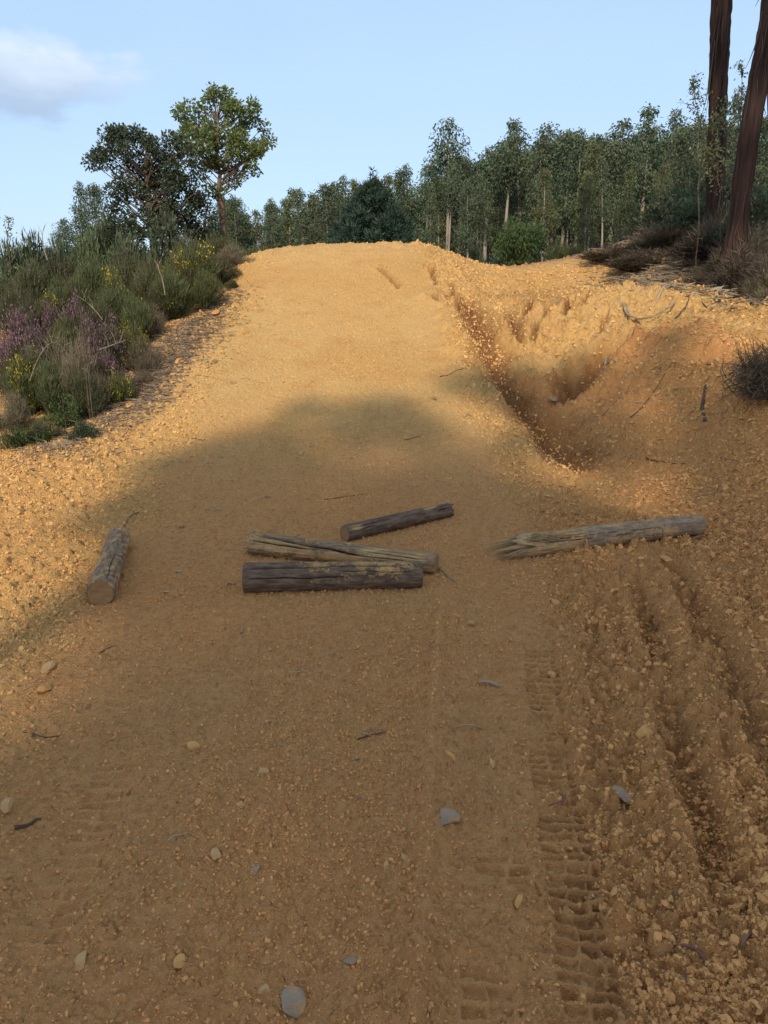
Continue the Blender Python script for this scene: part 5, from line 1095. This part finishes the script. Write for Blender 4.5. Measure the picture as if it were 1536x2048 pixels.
def tuft(u, v, label, seed, m_=None, n=90, L=.2):
    r = np.random.default_rng(seed); o = hit(u, v); g_ = G()
    for i in range(n):
        a = r.random() * 6.28; d = np.array([math.cos(a), math.sin(a), 0]) * r.uniform(.2, 1.0); s_ = o + r.normal(0, .05, 3) * (1, 1, 0); e = s_ + d * L * .5 + (0, 0, L * r.uniform(.5, 1)); e2 = s_ + d * L * 1.1 + (0, 0, L * r.uniform(.0, .6)); tube(g_, bez(s_, e, e2, 5), np.array([.004, .004, .0035, .0025, .001]), 3, r.random(), flat=.3, cap=False)
    root = empty('grass_tuft', o, label, 'grass'); link('blades', g_.mesh('blades', m_ or GRN, origin=o), root)
tuft(30, 895, 'dark green grass tuft at the left photo edge beside the track', 611, None, 150, .26); tuft(75, 885, 'dark green grass tuft right of the one at the left edge', 612, None, 110, .22); tuft(8, 860, 'grass tuft cut by the left photo edge on the bank', 613, None, 110, .24)
tuft(170, 870, 'small grey grass tuft beside the litter', 614, HEATHG, 70, .15); tuft(120, 900, 'thin straw coloured tuft on the track edge', 615, STRAW, 40, .14); tuft(300, 760, 'little straw tuft in the litter strip', 616, STRAW, 40, .14)
# litter, as masses nobody could count
def litter(label, name, polys, n, L, w, m_, seed, zl=.004, up=.15, tube_share=.3):
    r = np.random.default_rng(seed); g_ = G(); P_ = []
    for path, hw in polys:
        q = np.array([hit(u, v) for u, v in path])[:, :2]; seg = np.hypot(*(q[1:] - q[:-1]).T); cum = np.r_[0, np.cumsum(seg)]; m = int(n / len(polys)); s_ = r.random(m) * cum[-1]
        x = np.interp(s_, cum, q[:, 0]); y = np.interp(s_, cum, q[:, 1]); P_.append(np.c_[x + r.normal(0, hw, m), y + r.normal(0, hw, m)])
    P_ = np.vstack(P_); z = HF(P_[:, 0], P_[:, 1]); pos = np.c_[P_, z + zl + r.random(len(z)) * .01]; a = r.random(len(z)) * 6.28; d = np.c_[np.cos(a), np.sin(a), r.normal(0, up, len(z))]
    k_ = r.random(len(z)) < tube_share; cards(g_, pos[~k_], d[~k_], L * r.uniform(.5, 1.4, (~k_).sum()), w * r.uniform(.6, 1.3, (~k_).sum()), r, r.random((~k_).sum()), bend=.05)
    for p_, dd in zip(pos[k_], d[k_]):
        l = L * r.uniform(.8, 2.6); e = p_ + dd * l; e[2] = p_[2] + abs(r.normal(0, .02)); tube(g_, bez(p_, (p_ + e) / 2 + r.normal(0, .12, 3) * l * (1, 1, .5) + (0, 0, .01), e, 5), np.linspace(w * .28, w * .12, 5), 3, r.random(), cap=False)
    return tag(link(name, g_.mesh(name, m_)), label, None, None, 'stuff')
litter('grey brown leaf and twig litter along the left edge of the ramp', 'leaf_litter', [([(90, 912), (180, 870), (250, 815), (310, 755), (350, 700), (395, 660), (430, 620), (462, 585)], .20), ([(230, 840), (300, 770), (345, 715), (400, 650)], .22)], 6000, .075, .016, LITTER, 701)
litter('thin scattered litter on the left side of the track', 'scattered_litter', [([(60, 930), (200, 890), (330, 800), (420, 700), (470, 600)], .45)], 420, .06, .010, LITTER, 702)
litter('stripped bark and twig litter covering the top of the right bank', 'bark_litter', [([(1210, 548), (1290, 556), (1370, 570), (1450, 590), (1530, 615)], .22), ([(1250, 530), (1330, 545), (1430, 560), (1530, 580)], .35), ([(1240, 512), (1300, 485), (1380, 470)], .4), ([(1330, 540), (1440, 540), (1530, 540)], .5), ([(1400, 500), (1530, 520)], .6)], 5200, .16, .028, LITTER, 703, .01, .35, .4)
litter('sparse twigs and leaves strewn over the right bank', 'bank_litter', [([(1050, 620), (1180, 640)], .35), ([(1250, 760), (1400, 760)], .5), ([(1200, 860), (1450, 900)], .5), ([(1400, 630), (1536, 660)], .35)], 420, .09, .010, LITTER, 704)
r = np.random.default_rng(705); g_ = G(); pos = []
while len(pos) < 170:
    y = math.exp(r.uniform(math.log(1.3), math.log(9))); x = r.uniform(-1, 1) * (.3 + .5 * y); pos.append((x, y))
pos = np.array(pos); z = HF(pos[:, 0], pos[:, 1]); a = r.random(len(z)) * 6.28; cards(g_, np.c_[pos, z + .004], np.c_[np.cos(a), np.sin(a), r.normal(0, .2, len(z))], r.uniform(.008, .03, len(z)), r.uniform(.003, .008, len(z)), r, r.random(len(z)), bend=.1)
tag(link('leaf_fragments', g_.mesh('leaf_fragments', LITTER)), 'tiny dry leaf fragments scattered over the whole track', None, None, 'stuff')
